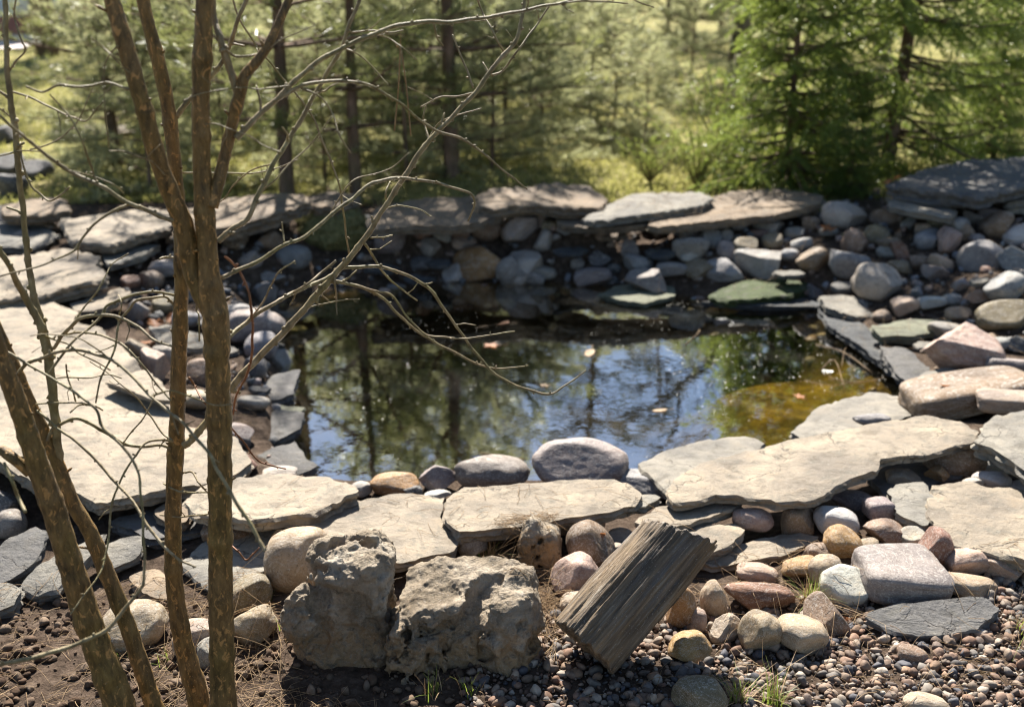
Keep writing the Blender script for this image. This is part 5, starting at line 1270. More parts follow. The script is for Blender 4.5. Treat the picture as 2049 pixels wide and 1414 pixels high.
def pine(seed, h, cb, spread, trunk_r, step=.28, nb=5, needles=13, nlen=.075, nwid=.0036, twigs=7, droop=.15, thin=1.0, lean=.0):
    rng = np.random.RandomState(seed)
    zt = np.linspace(0, h, 14)
    tp = np.stack([lean * zt + .05 * np.sin(zt * 1.1 + seed) * zt / h, .05 * np.sin(zt * .9 + seed * 2) * zt / h, zt - .08], 1)
    parts = [tube(catmull(tp, 3), np.interp(np.linspace(0, 1, 40), [0, 1], [trunk_r, trunk_r * .15]), 12, .12, seed)]
    tpos, tdir = [], []
    z = cb
    while z < h * .985:
        f = (z - cb) / (h - cb)
        Lb = spread * (1 - f) ** .5 * (.55 + .45 * min(1, f * 4 + .45)) + .10
        c = np.array([np.interp(z, zt, tp[:, k]) for k in range(3)]); c[2] = z - .08
        a0 = rng.uniform(0, 6.28)
        for k in range(nb):
            if rng.rand() > thin: continue
            a = a0 + k * 6.283 / nb + rng.uniform(-.35, .35); L = Lb * rng.uniform(.45, 1.25)
            up = .12 + .55 * f - droop * (1 - f)
            t = np.linspace(0, 1, 7)
            bx = np.stack([np.cos(a) * t * L, np.sin(a) * t * L, (up * t + .18 * t * t * (1 if f > .3 else .4)) * L], 1)
            bx += np.cumsum(rng.normal(0, .018 * L, (7, 3)), 0) * t[:, None]
            P = c + bx
            parts.append(tube(P, np.linspace(trunk_r * .30 * (1 - .6 * f) + .003, .003, 7), 5))
            ntw = max(3, int(twigs * (.5 + L / spread)))
            for m in range(ntw):
                s = .22 + .78 * (m + rng.rand()) / ntw
                p0 = np.array([np.interp(s, t, P[:, q]) for q in range(3)])
                da = a + rng.choice([-1, 1]) * rng.uniform(.35, 1.1); tl = L * .42 * (1.15 - s) + .07
                d = np.array([math.cos(da), math.sin(da), rng.uniform(-.1, .55)]); d /= np.linalg.norm(d)
                p1 = p0 + d * tl
                parts.append(tube([p0, (p0 + p1) / 2 + rng.normal(0, .01, 3), p1], [.004, .003, .002], 4))
                nt = max(2, int(tl / .05))
                for q in range(nt):
                    u = (q + 1) / nt
                    tpos.append(p0 + (p1 - p0) * u); tdir.append(d * .6 + np.array([0, 0, .35]))
            tpos.append(P[-1]); tdir.append(P[-1] - P[-2])
        z += step * rng.uniform(.7, 1.25)
    tdir = np.array(tdir); tdir /= np.linalg.norm(tdir, axis=1)[:, None] + 1e-9
    NV, NT = needle_tris(np.array(tpos), tdir, needles, nlen, nwid, .62, rng, .008)
    TV, TT = merge(parts)
    return tri_mesh('trunk', TV, TT, True), tri_mesh('crown', NV, NT)

def spruce(seed, h, cb, spread, trunk_r, lean=(0, 0), step=.085, nb=8, nlen=.024, nwid=.0048):
    rng = np.random.RandomState(seed)
    zt = np.linspace(0, h, 14)
    tp = np.stack([lean[0] * zt + .02 * np.sin(zt * 1.7), lean[1] * zt, zt - .06], 1)
    parts = [tube(catmull(tp, 3), np.interp(np.linspace(0, 1, 40), [0, 1], [trunk_r, trunk_r * .12]), 12, .12, seed)]
    npos, ndir = [], []
    z = cb
    while z < h * .98:
        f = (z - cb) / (h - cb)
        Lb = spread * (1 - f) ** .85 + .08
        c = np.array([np.interp(z, zt, tp[:, 0]), np.interp(z, zt, tp[:, 1]), z - .06]); a0 = rng.uniform(0, 6.28)
        for k in range(nb):
            a = a0 + k * 6.283 / nb + rng.uniform(-.6, .6); L = Lb * rng.uniform(.4, 1.2); c = c + np.array([0, 0, rng.uniform(-.05, .05)])
            t = np.linspace(0, 1, 8)
            sag = .02 + .45 * (1 - f) * rng.rand()
            bx = np.stack([np.cos(a) * t * L, np.sin(a) * t * L, (-sag * t + (.22 + .1 * f) * t ** 2.2 + .35 * f * t) * L], 1)
            P = c + bx + np.cumsum(rng.normal(0, .01 * L, (8, 3)), 0) * t[:, None]
            parts.append(tube(P, np.linspace(.012 * (1 - .5 * f), .002, 8), 5))
            ntw = int(5 + 17 * L)
            for m in range(ntw):
                s = .12 + .88 * (m + rng.rand()) / ntw
                p0 = np.array([np.interp(s, t, P[:, q]) for q in range(3)])
                side = rng.choice([-1, 1]); da = a + side * rng.uniform(.5, 1.0)
                tl = (.34 * L + .06) * (1.15 - s) * rng.uniform(.5, 1.2) + .04
                d = np.array([math.cos(da), math.sin(da), -rng.uniform(.05, .65) * (1 - .6 * f)]); d /= np.linalg.norm(d)
                nn = max(8, int(tl / .0021))
                u = rng.rand(nn, 1)
                npos.append(p0 + d * tl * u + np.array([0, 0, -1]) * (tl * .25 * u * u)); ndir.append(np.repeat(d[None], nn, 0) * .55)
            nn = int(L / .005); u = rng.uniform(.1, 1, nn)
            npos.append(np.stack([np.interp(u, t, P[:, q]) for q in range(3)], 1)); ndir.append(np.repeat((bx[-1] / (np.linalg.norm(bx[-1]) + 1e-9))[None], nn, 0) * .5)
        z += step * rng.uniform(.7, 1.3)
    npos, ndir = np.concatenate(npos), np.concatenate(ndir)
    NV, NT = needle_tris(npos, ndir, 1, nlen, nwid, .36, rng, .002)
    TV, TT = merge(parts)
    return tri_mesh('trunk', TV, TT, True), tri_mesh('crown', NV, NT)

def plant_tree(name, meshes, loc, rz, sc, label, cat, leafmat, group=None, trunkmat=None):
    e = add(name, None, None, loc, (0, 0, rz), (sc, sc, sc), label=label, cat=cat, group=group)
    tk, cr = meshes
    if not len(tk.materials): tk.materials.append(trunkmat or M['pinebark'])
    if cr is not None and not len(cr.materials): cr.materials.append(leafmat)
    add('trunk', tk, parent=e)
    if cr is not None: add('crown', cr, parent=e)
    return e

PA = pine(101, 2.9, .55, 1.05, .050, .3, 5, 13, .085, .005, 7, thin=.66)
PB = pine(102, 3.1, .6, 1.05, .055, .3, 5, 13, .085, .005, 7, thin=.66)
PC = pine(103, 8.4, 1.9, 1.9, .13, .5, 5, 11, .13, .008, 9, .1, .78)
PD = pine(104, 9.2, 3.0, 1.9, .15, .6, 5, 11, .13, .008, 9, .05, .75)
PE = pine(105, 2.5, .14, 1.0, .030, .24, 5, 16, .09, .006, 8, thin=.68)
PF = pine(106, 2.0, .08, .9, .024, .2, 5, 16, .085, .006, 8, thin=.68)

def gpos(px, py): return on_ground(px, py)
g = gpos(575, 394); plant_tree('pine_tree', PA, g, .4, 1.0, 'young pine with a straight bare trunk standing behind the shaded brown slab', 'pine tree', M['pine'])
g = gpos(712, 386); plant_tree('pine_tree', PB, g, 2.1, .8, 'young pine close behind the far pond wall with low dark foliage', 'pine tree', M['pine'])
g = gpos(905, 352); plant_tree('pine_tree', PB, g, 4.2, .98, 'young pine behind the uppermost rounded slab of the far wall', 'pine tree', M['pine'])
g = gpos(235, 330); plant_tree('pine_tree', PA, g, 3.0, .8, 'young pine with bright yellow-green needles behind the jutting chipped slab', 'pine tree', M['pine'])
g = gpos(868, 262); plant_tree('pine_tree', PE, g, .9, 1.3, 'thicker pine with a bare grey-brown trunk farther back on the lawn', 'pine tree', M['bluepine'])
for px, py, rz, sc, mesh in ((410, 285, 1.1, .85, PE), (-260, 225, 5.2, 1.0, PE), (1330, 160, 3.9, 1.1, PE), (1010, 250, 1.5, .85, PF), (330, 175, 4.4, 1.0, PE),
                             (930, 130, 3.3, 1.2, PF), (620, 110, 5.1, 1.3, PE), (1440, 95, 4.8, 1.3, PE), (790, 291, .2, .7, PF), (1230, 268, 3.1, .5, PF), (1990, 130, 1.2, 1.2, PE), (1620, 110, 2.2, 1.4, PE),
                             (300, 372, 1.7, .62, PF), (455, 362, 4.0, .55, PF), (650, 360, 2.3, .55, PF), (500, 190, .7, 1.0, PF), (290, 262, 2.9, .7, PF), (760, 205, 1.9, 1.0, PE), (1100, 160, 5.0, .9, PF), (570, 240, 3.3, .8, PF), (700, 285, 1.2, .7, PF), (815, 362, 5.7, .6, PE), (985, 338, 1.0, .6, PF), (1085, 322, 3.6, .5, PF), (230, 322, 2.0, .62, PF), (880, 305, 2.7, .75, PE), (1180, 240, 1.3, .55, PF), (1060, 200, 4.2, .8, PF), (1380, 200, .5, .6, PF), (1290, 300, 2.2, .4, PF)):
    g = gpos(px, py)
    if py > 290:
        lab = 'low bushy pine growing right behind ' + {300: 'the pale jutting chipped slab', 455: 'the shaded brown slab left of the young pine trunk', 650: 'the small shaded slab beside the young pine', 815: 'the broad dappled slab', 985: 'the thick rounded uppermost slab', 1085: 'the left end of the long light grey slab', 230: 'the left stone bank and the leaning branch', 560: 'the young pine with the straight trunk', 340: 'the gap between the shrub stems', 880: 'the young pine of the rounded slab', 790: 'the broad dappled slab, one row farther back', 1290: 'the broom plants on the lawn'}[px]
    else:
        lab = {410: 'bushy pine on the lawn seen between the two upright stems and the forked limb', 655: 'bushy pine on the lawn behind the mossy rock', 1330: 'bushy pine beyond the broom plants on the lawn', 500: 'bushy pine behind the young pine with the straight trunk', 1010: 'bushy pine on the lawn behind the uppermost rounded slab', 330: 'bushy pine behind the tall leaning limb of the shrub', 290: 'bushy pine next to the pale flat stone on the lawn'}.get(px, 'bushy pale green pine standing free far out on the sunny lawn')
    plant_tree('pine_tree', mesh, g, rz, sc, lab, 'pine tree', M['bluepine'], 'bushy pines scattered over the lawn')
g = gpos(95, 112); plant_tree('pine_tree', PC, g, 1.0, 1.25, 'tall pine with a thick dark trunk near the pale building', 'pine tree', M['tallpine_shaded'])
for x, y, rz, sc, mesh in ((-1.75, 19.5, 0, 1.08, PC), (-6.4, 21.5, 2, 1.1, PD), (1.9, 24.5, 1.2, 1.2, PD), (7.4, 23.5, 3.3, 1.1, PC), (-3.9, 29.0, 4.1, 1.3, PC), (4.2, 31, 2.8, 1.4, PC), (12.5, 27, 1.6, 1.3, PC)):
    plant_tree('pine_tree', mesh, (x, y, h1(x, y)), rz, sc, 'tall pine at the far side of the lawn mirrored in the pond', 'pine tree', M['tallpine_shaded'], 'tall pines at the far side of the lawn')

SA = spruce(201, 3.3, .2, 1.12, .05, (.06, .0), .115, 8, .022, .0055)
SB = spruce(202, 2.2, .06, .74, .026, (.0, .0), .085, 9, .022, .0055)
g = gpos(1772, 334); plant_tree('spruce_tree', SA, g, .5, 1.0, 'spruce with a dark leaning trunk beside the big dark slab', 'spruce tree', M['spruce'])
g = gpos(1572, 372); plant_tree('spruce_tree', SB, g, 1.4, 1.0, 'small dense spruce beside the needle-littered slab', 'spruce tree', M['spruce'])
g = gpos(1985, 322); plant_tree('spruce_tree', SB, g, 3.4, .62, 'low spruce sapling behind the big dark slab', 'spruce tree', M['spruce'])
g = gpos(1700, 388); plant_tree('spruce_tree', SB, g, 5.0, .34, 'tiny spruce sapling hanging over the big pale cobble', 'spruce tree', M['spruce'])

# low juniper-like shrub and broom stems left of the small spruce
def broom(seed, n, h, spread):
    rng = np.random.RandomState(seed); parts, pos, dr = [], [], []
    for _ in range(n):
        a = rng.uniform(0, 6.28); e = spread * rng.rand() ** .7
        d = np.array([math.cos(a) * e, math.sin(a) * e, 1.0]); L = h * rng.uniform(.5, 1.1)
        t = np.linspace(0, 1, 6)[:, None]
        P = d * t * L + np.array([math.cos(a), math.sin(a), -.4]) * (t ** 2) * L * .18
        parts.append(tube(P, np.linspace(.0035, .0012, 6), 4))
        k = int(L / .010); u = rng.uniform(.15, 1, k)
        pos.append(np.stack([np.interp(u, t[:, 0], P[:, q]) for q in range(3)], 1)); dr.append(np.repeat((P[-1] - P[0])[None] / np.linalg.norm(P[-1] - P[0]), k, 0))
    NV, NT = needle_tris(np.concatenate(pos), np.concatenate(dr), 1, .035, .004, .38, rng)
    V, T = merge(parts); return tri_mesh('stems', V, T, True), tri_mesh('foliage', NV, NT)
for px, py, seed, n, h, sp, lab in ((1395, 378, 5, 60, .55, .75, 'low dark green broom-like bush between the far wall and the small spruce'),
                                    (1300, 366, 6, 40, .34, .9, 'small broom-like plant on the lawn behind the long light grey slab'),
                                    (1450, 352, 7, 30, .8, .5, 'tall thin-stemmed broom plant left of the small spruce')):
    g = gpos(px, py); e = add('broom_bush', None, None, g, label=lab, cat='bush')
    a, b = broom(seed, n, h, sp); a.materials.append(M['twig']); b.materials.append(M['spruce'])
    add('stems', a, parent=e); add('foliage', b, parent=e)

# bare broadleaf trees mirrored in the pond
def bare_tree(seed, h, r0):
    rng = np.random.RandomState(seed); parts = []
    def grow(p, d, L, r, lv):
        n = 6; P = [p]
        for k in range(n):
            d = d + rng.normal(0, .10, 3) + np.array([0, 0, .03]); d /= np.linalg.norm(d); P.append(P[-1] + d * L / n)
        P = np.array(P); parts.append(tube(P, np.linspace(r, r * .55, n + 1), 8 if lv < 2 else 5, .06 if lv < 2 else 0, seed))
        if lv >= 5: return
        for k in range(3 if lv < 3 else 4):
            i = rng.randint(2, n + 1) if lv else rng.randint(3, n + 1)
            a = rng.normal(0, 1, 3); a -= d * (a @ d); a /= np.linalg.norm(a)
            nd = d * .75 + a * rng.uniform(.5, .95); nd[2] = max(nd[2], -.1); nd /= np.linalg.norm(nd)
            grow(P[i], nd, L * rng.uniform(.55, .8), r * .55 * (1 - .04 * i) + .002, lv + 1)
    grow(np.array([0, 0, -.1]), np.array([.05, 0, 1.0]), h * .36, r0, 0)
    V, T = merge(parts); return tri_mesh('trunk', V, T, True)
BT = bare_tree(9, 8.5, .12)
barkm = mat_bark('grey_bark', [(.05, .042, .03), (.10, .085, .062), (.15, .13, .10), (.22, .2, .16)], .4, .9, 16)
for x, y, rz, sc, lab in ((2.4, 12.6, .4, .92, 'leafless broadleaf tree behind the bushy pines, mirrored in the bright water'), (4.9, 15.5, 2.2, 1.05, 'leafless broadleaf tree rising behind the spruce')):
    plant_tree('broadleaf_tree', (BT, None), (x, y, h1(x, y)), rz, sc, lab, 'tree', None, None, barkm)

# pale building beyond the lawn
bx0, by0 = -8.55, 20.5
bld = add('house', None, None, (bx0 - 4, by0 + 3, h1(bx0 - 4, by0)), label='pale building with a red brick plinth beyond the trees', cat='building')
def boxm(name, lo, hi):
    x0, y0, z0 = lo; x1, y1, z1 = hi
    v = [(x0, y0, z0), (x1, y0, z0), (x1, y1, z0), (x0, y1, z0), (x0, y0, z1), (x1, y0, z1), (x1, y1, z1), (x0, y1, z1)]
    return mesh_of(name, v, [(0, 3, 2, 1), (4, 5, 6, 7), (0, 1, 5, 4), (1, 2, 6, 5), (2, 3, 7, 6), (3, 0, 4, 7)], False)
add('wall', boxm('wall', (-4, -3, .3), (4, 3, 3.2)), M['wall'], parent=bld)
add('plinth', boxm('plinth', (-4.05, -3.05, -.3), (4.05, 3.05, .3)), M['brick'], parent=bld)
rf = mesh_of('roof', [(-4.4, -3.4, 3.2), (4.4, -3.4, 3.2), (4.4, 3.4, 3.2), (-4.4, 3.4, 3.2), (-4.4, 0, 5.2), (4.4, 0, 5.2)], [(0, 1, 5, 4), (2, 3, 4, 5), (1, 2, 5), (3, 0, 4), (3, 2, 1, 0)], False)
add('roof', rf, M['roof'], parent=bld)
for wx in (-2.4, 0, 2.2):
    f = add('window', boxm('window', (wx - .55, -3.06, 1.1), (wx + .55, -3.0, 2.4)), M['frame'], parent=bld)
    add('pane', boxm('pane', (wx - .47, -3.075, 1.18), (wx + .47, -3.062, 2.32)), M['glass'], parent=f)
pp = [(-30, 17.2), (-7.2, 17.2), (-7.6, 19.9), (-30, 19.9)]
add('path', mesh_of('path', [(a, b, h1(a, b) + .03) for a, b in pp], [(0, 1, 2, 3)], False), M['path'], kind='structure')

# ------------------------------------------------------------------ lawn grass (uncountable)
def blades(n, sampler, hmin, hmax, w, rng, lean=.5):
    x, y = sampler(n); z = H(x, y) - .004
    b = np.stack([x, y, z], 1); n = len(b)
    a = rng.uniform(0, 6.28, n); hh = rng.uniform(hmin, hmax, n)
    d = np.stack([np.cos(a) * lean * rng.rand(n), np.sin(a) * lean * rng.rand(n), np.ones(n)], 1)
    wv = np.stack([-np.sin(a), np.cos(a), np.zeros(n)], 1) * w
    V = np.stack([b - wv, b + wv, b + d * hh[:, None] * .6 + wv * .6, b + d * hh[:, None] + np.stack([np.cos(a), np.sin(a), -.4 * np.ones(n)], 1) * hh[:, None] * .35], 1).reshape(-1, 3)
    i = np.arange(n) * 4
    return V, np.concatenate([np.stack([i, i + 1, i + 2], 1), np.stack([i, i + 2, i + 3], 1)])
rng = np.random.RandomState(77)
def lawn_s(n):
    y = 6.75 + 12 * rng.rand(n) ** 1.8; x = rng.uniform(-1, 1, n) * (y * .55 + .6)
    keep = fbm(np.stack([x * .7, y * .7, 0 * x], 1), 3) > -.22 * rng.rand(n) - .05
    return x[keep], y[keep]
V, T = blades(70000, lawn_s, .02, .06, .0032, rng)
add('lawn_grass', tri_mesh('lawn_grass', V, T), M['grass'], label='short yellow-green lawn grass behind the pond', cat='grass', kind='stuff')

# ------------------------------------------------------------------ gravel (uncountable)
def scatter_stones(n, sampler, rmin, rmax, level, seed, palette, name, mat, label, cat, flat=(.55, .9), sink=.3, layers=.5):
    r = np.random.RandomState(seed)
    x, y = sampler(n, r); n = len(x)
    variants = [pebble_verts(level, 3000 + k, 2.6, .2, 5, .07, .03) for k in range(14)]
    rad = rmin + (rmax - rmin) * r.rand(n) ** 2.4
    z = H(x, y) + rad * (1 - sink) * .6 + r.rand(n) * rmin * layers
    Vs, Ts, Cs, o = [], [], [], 0
    pal = np.array(palette)
    for k in range(n):
        P, T = variants[k % 14]
        q = Quaternion((r.normal(), r.normal(), r.normal(), r.normal())); q.normalize()
        m = np.array(q.to_matrix()) if r.rand() < .4 else np.array(Matrix.Rotation(r.uniform(0, 6.28), 3, 'Z') @ Matrix.Rotation(r.normal(0, .35), 3, 'X'))
        v = (P * np.array([rad[k] * r.uniform(.95, 1.35), rad[k] * r.uniform(.75, 1.0), rad[k] * r.uniform(*flat)])) @ m.T + np.array([x[k], y[k], z[k]])
        Vs.append(v); Ts.append(T + o); o += len(v)
        c = pal[r.randint(len(pal))] * r.uniform(.7, 1.25)
        Cs.append(np.repeat(np.append(c, 1.0)[None], len(v), 0))
    me = tri_mesh(name, np.concatenate(Vs), np.concatenate(Ts), True)
    ca = me.color_attributes.new('tint', 'FLOAT_COLOR', 'POINT'); ca.data.foreach_set('color', np.concatenate(Cs).astype(np.float32).ravel())
    return add(name, me, mat, label=label, cat=cat, kind='stuff')

GP = np.array([at_z(a, b, 0)[:2] for a, b in [(1000, 1300), (1080, 1255), (1180, 1230), (1330, 1250), (1400, 1215), (1560, 1230), (1720, 1190), (1900, 1165), (2000, 1160), (2200, 1150), (2500, 1200), (2500, 1700), (1500, 1800), (900, 1700), (930, 1400)]])
def grav_s(n, r):
    lo, hi = GP.min(0), GP.max(0)
    lo = np.array([lo[0], max(lo[1], 1.62)]); hi = np.array([min(hi[0], 1.95), hi[1]])
    p = r.uniform(lo, hi, (n, 2)); sd = poly_sd(GP, p[:, 0], p[:, 1]); k = sd < .05 * r.rand(n)
    return p[k, 0], p[k, 1]
PALG = [(.17, .12, .088), (.21, .155, .115), (.13, .098, .078), (.24, .185, .14), (.19, .125, .09), (.10, .09, .085), (.15, .135, .12), (.27, .225, .18), (.18, .11, .075), (.33, .29, .24), (.22, .145, .095), (.08, .08, .09)]
scatter_stones(9800, grav_s, .0042, .0150, 2, 61, PALG, 'gravel', M['vcol'], 'brown and grey gravel covering the ground right of the log', 'gravel', layers=1.0, sink=.55)
scatter_stones(7000, grav_s, .0018, .0042, 1, 65, PALG, 'fine_grit', M['vcol'], 'fine brown grit between the gravel stones', 'grit', layers=2.5)

def soil_s(n, r):
    P = np.array([at_z(a, b, 0)[:2] for a, b in [(-500, 1180), (0, 1180), (230, 1180), (420, 1200), (560, 1260), (760, 1330), (960, 1330), (1000, 1500), (900, 1800), (-700, 1900)]])
    lo, hi = P.min(0), P.max(0); p = r.uniform(lo, hi, (n, 2)); k = poly_sd(P, p[:, 0], p[:, 1]) < .03 * r.rand(n)
    k &= fbm(np.stack([p[:, 0] * 9, p[:, 1] * 9, 0 * p[:, 0]], 1), 3) > -.25 * r.rand(n)
    return p[k, 0], p[k, 1]
scatter_stones(5600, soil_s, .0022, .0135, 2, 62, [(.085, .057, .039), (.11, .076, .053), (.13, .093, .066), (.075, .05, .035), (.16, .12, .087)], 'soil_crumbs', M['clod'], 'loose crumbs of dark brown soil around the shrub stems', 'soil', (.6, .95), .2)

def bankp_s(n, r):
    P = np.array([at_z(a, b, .03)[:2] for a, b in [(1330, 455), (1650, 420), (1780, 410), (2120, 410), (2120, 780), (1960, 760), (1850, 760), (1760, 690), (1720, 640), (1640, 590), (1420, 550), (1200, 560), (900, 560), (600, 580), (480, 500), (640, 450), (1000, 445)]])
    lo, hi = P.min(0), P.max(0); p = r.uniform(lo, hi, (n, 2)); k = poly_sd(P, p[:, 0], p[:, 1]) < 0
    return p[k, 0], p[k, 1]
scatter_stones(3000, bankp_s, .006, .026, 2, 63, [(.2, .19, .18), (.17, .18, .2), (.2, .15, .11), (.28, .26, .24), (.1, .1, .1), (.24, .18, .15)], 'bank_pebbles', M['vcol'], 'small pebbles filling the gaps between the bank cobbles', 'pebbles', layers=.3)
def leftp_s(n, r):
    P = np.array([at_z(a, b, .0)[:2] for a, b in [(230, 550), (330, 520), (480, 510), (580, 600), (590, 820), (500, 930), (380, 800), (280, 660)]])
    lo, hi = P.min(0), P.max(0); p = r.uniform(lo, hi, (n, 2)); k = poly_sd(P, p[:, 0], p[:, 1]) < 0
    return p[k, 0], p[k, 1]
scatter_stones(700, leftp_s, .006, .024, 2, 64, [(.2, .19, .18), (.17, .18, .2), (.2, .15, .11), (.28, .26, .24), (.1, .1, .1), (.24, .18, .15)], 'shore_pebbles', M['vcol'], 'small pebbles between the stones of the shrub-side shore', 'pebbles', layers=.3)

# ------------------------------------------------------------------ grass tufts
def tuft(px, py, n_green, n_dry, hgt, spr, label, seed, z=None):
    r = np.random.RandomState(seed)
    c = on_ground(px, py) if z is None else at_z(px, py, z)
    e = add('grass_tuft', None, None, c, label=label, cat='grass tuft')
    for nm, n, mt, hh, sp in (('green_blades', n_green, M['tuft'], hgt, spr * .7), ('dry_blades', n_dry, M['straw'], hgt * 1.05, spr * 1.3)):
        V, T, o = [], [], 0
        for _ in range(n):
            a = r.uniform(0, 6.28); e0 = abs(r.normal(0, sp)); L = hh * r.uniform(.45, 1.15)
            b = np.array([r.normal(0, .010), r.normal(0, .010), -.004]); dirv = np.array([math.cos(a), math.sin(a), 0])
            w = np.array([-math.sin(a), math.cos(a), 0]) * r.uniform(.0009, .0019)
            for k in range(6):
                t = k / 5; p = b + dirv * e0 * L * (t * .5 + t * t * .9) + np.array([0, 0, 1]) * L * (t - .42 * min(1.2, e0) * t * t)
                ww = w * (1 - t * .92); V += [p - ww, p + ww]
            for k in range(5):
                i = o + 2 * k; T += [(i, i + 1, i + 3), (i, i + 3, i + 2)]
            o += 12
        if n: add(nm, tri_mesh(nm, np.array(V), np.array(T)), mt, parent=e)
    return e
tuft(1618, 1205, 45, 60, .085, .8, 'green and straw grass tuft growing between the rusty stone and the granite cobble', 1)
tuft(975, 1118, 16, 80, .075, 1.0, 'mostly dry grass tuft behind the broad craggy rock', 2)
tuft(1548, 1408, 60, 22, .085, .5, 'bright green grass tuft in the gravel at the front', 3)
tuft(1480, 1405, 26, 35, .085, .7, 'thin grass tuft beside the dark olive dome-shaped cobble', 4)
tuft(868, 1392, 24, 12, .065, .5, 'small green grass tuft at the foot of the broad craggy rock', 5)
tuft(936, 1392, 18, 6, .07, .35, 'upright green sprout of grass in the gravel before the broad craggy rock', 6)
tuft(300, 1275, 7, 8, .05, .6, 'tiny grass sprout beside the tan flat-topped stone', 7)
tuft(330, 1325, 8, 14, .045, .8, 'tiny grass tuft in the soil beside the upright stems', 8)
tuft(555, 1262, 6, 10, .055, .7, 'small sprouting grass tuft against the left craggy rock', 9)
tuft(525, 1205, 9, 6, .045, .5, 'little green sprout behind the smooth tan stone', 10)
tuft(235, 1322, 8, 4, .035, .5, 'tiny bright sprout in the soil between the leaning stems', 11)
tuft(1395, 1425, 24, 14, .06, .5, 'green grass in front of the dark olive dome-shaped cobble', 12)
tuft(2040, 1262, 10, 18, .07, .8, 'sparse grass tuft in the gravel beside the dark curled slate', 13)

# ------------------------------------------------------------------ litter dropped on whatever lies below
dg = bpy.context.evaluated_depsgraph_get()
def drop(x, y, z=.7):
    hit, loc, nor, _, ob, _ = S.ray_cast(dg, Vector((x, y, z)), Vector((0, 0, -1)))
    return (np.array(loc), ob) if hit else (None, None)

def needle_litter(n, poly, zref, lmin, lmax, seed, arch=.012, clump=None, skip=('bare_shrub', 'stem', 'branch', 'twig')):
    r = np.random.RandomState(seed); V, T, o = [], [], 0
    P = np.array([at_z(a, b, zref)[:2] for a, b in poly]); lo, hi = P.min(0), P.max(0)
    tries = 0; made = 0
    while made < n and tries < n * 6:
        tries += 1
        x, y = r.uniform(lo, hi)
        if poly_sd(P, np.array([x]), np.array([y]))[0] > 0: continue
        if clump is not None and fbm(np.array([[x * 6, y * 6, seed]]), 2)[0] < clump * r.rand(): continue
        L = r.uniform(lmin, lmax); a = r.uniform(0, 6.28); dx, dy = math.cos(a) * L / 2, math.sin(a) * L / 2
        pa, oa = drop(x - dx, y - dy); pb, ob = drop(x + dx, y + dy); pm, om = drop(x, y)
        if pa is None or pb is None or pm is None: continue
        if any(q.name.split('.')[0] in ('stem', 'branch', 'twig', 'crown', 'water') for q in (oa, ob, om)): continue
        if sum(q.name.startswith(('limestone', 'petrified', 'stone', 'boulder', 'grass')) for q in (oa, ob, om)) > 1 and r.rand() < .9: continue
        if abs(pa[2] - pb[2]) > L * .8: continue
        up = np.array([0, 0, 1.0])
        pm2 = (pa + pb) / 2; pm2[2] = max(pm2[2], pm[2])
        side = np.cross(up, pb - pa); side /= np.linalg.norm(side) + 1e-9; bend = r.normal(0, .06) * L
        lift = r.uniform(.0012, .004 + arch * r.rand())
        P5 = [pa + up * r.uniform(.001, .006), (pa + pm2) / 2 + side * bend * .7 + up * lift, pm2 + side * bend + up * lift * 1.3, (pb + pm2) / 2 + side * bend * .7 + up * lift, pb + up * r.uniform(.001, .006)]
        w = r.uniform(.0004, .0008)
        v, t = tube(catmull(P5, 2), np.full(9, w), 3)
        V.append(v); T.append(t + o); o += len(v); made += 1
    return np.concatenate(V), np.concatenate(T)

LIT = [
 (420, [(1000, 1110), (1110, 1090), (1120, 1330), (1030, 1330)], .0, .04, .11, None, 'dry brown pine needles heaped between the broad craggy rock and the log'),
 (380, [(330, 1180), (560, 1160), (590, 1400), (760, 1420), (760, 1460), (330, 1460)], 0, .05, .16, None, 'long dry grass and needles lying before the left craggy rock'),
 (230, [(-50, 1180), (340, 1160), (340, 1440), (-50, 1440)], 0, .04, .11, -.3, 'dry needles and stalks scattered on the soil under the leaning stems'),
 (170, [(1100, 1200), (2100, 1130), (2150, 1440), (1050, 1440)], 0, .03, .10, -.3, 'dry needles scattered over the gravel'),
 (110, [(1380, 1120), (1720, 1090), (1740, 1290), (1380, 1290)], .02, .04, .10, None, 'dry needles lodged between the near cobbles'),
 (80, [(560, 1000), (1340, 960), (1340, 1130), (560, 1130)], .05, .03, .09, None, 'thin dry needles lying on the near rim slabs'),
 (230, [(1340, 480), (2060, 430), (2060, 720), (1700, 640)], .05, .06, .14, None, 'brown needles lying among the bank cobbles'),
 (130, [(640, 470), (1340, 460), (1340, 560), (640, 560)], 0, .06, .14, None, 'brown needles among the stones of the far wall'),
 (150, [(1300, 385), (1680, 380), (1680, 430), (1300, 440)], .2, .05, .12, None, 'needles lying on the slab beside the small spruce'),
 (160, [(230, 640), (420, 620), (520, 860), (400, 800)], .02, .04, .10, None, 'dry needles among the shore stones by the shrub'),
]
for k, (n, poly, zr, a, b, cl, lab) in enumerate(LIT):
    V, T = needle_litter(n, poly, zr, a, b, 300 + k, clump=cl)
    add('dry_needles', tri_mesh('dry_needles', V, T), M['straw'], label=lab, cat='needles', kind='stuff')

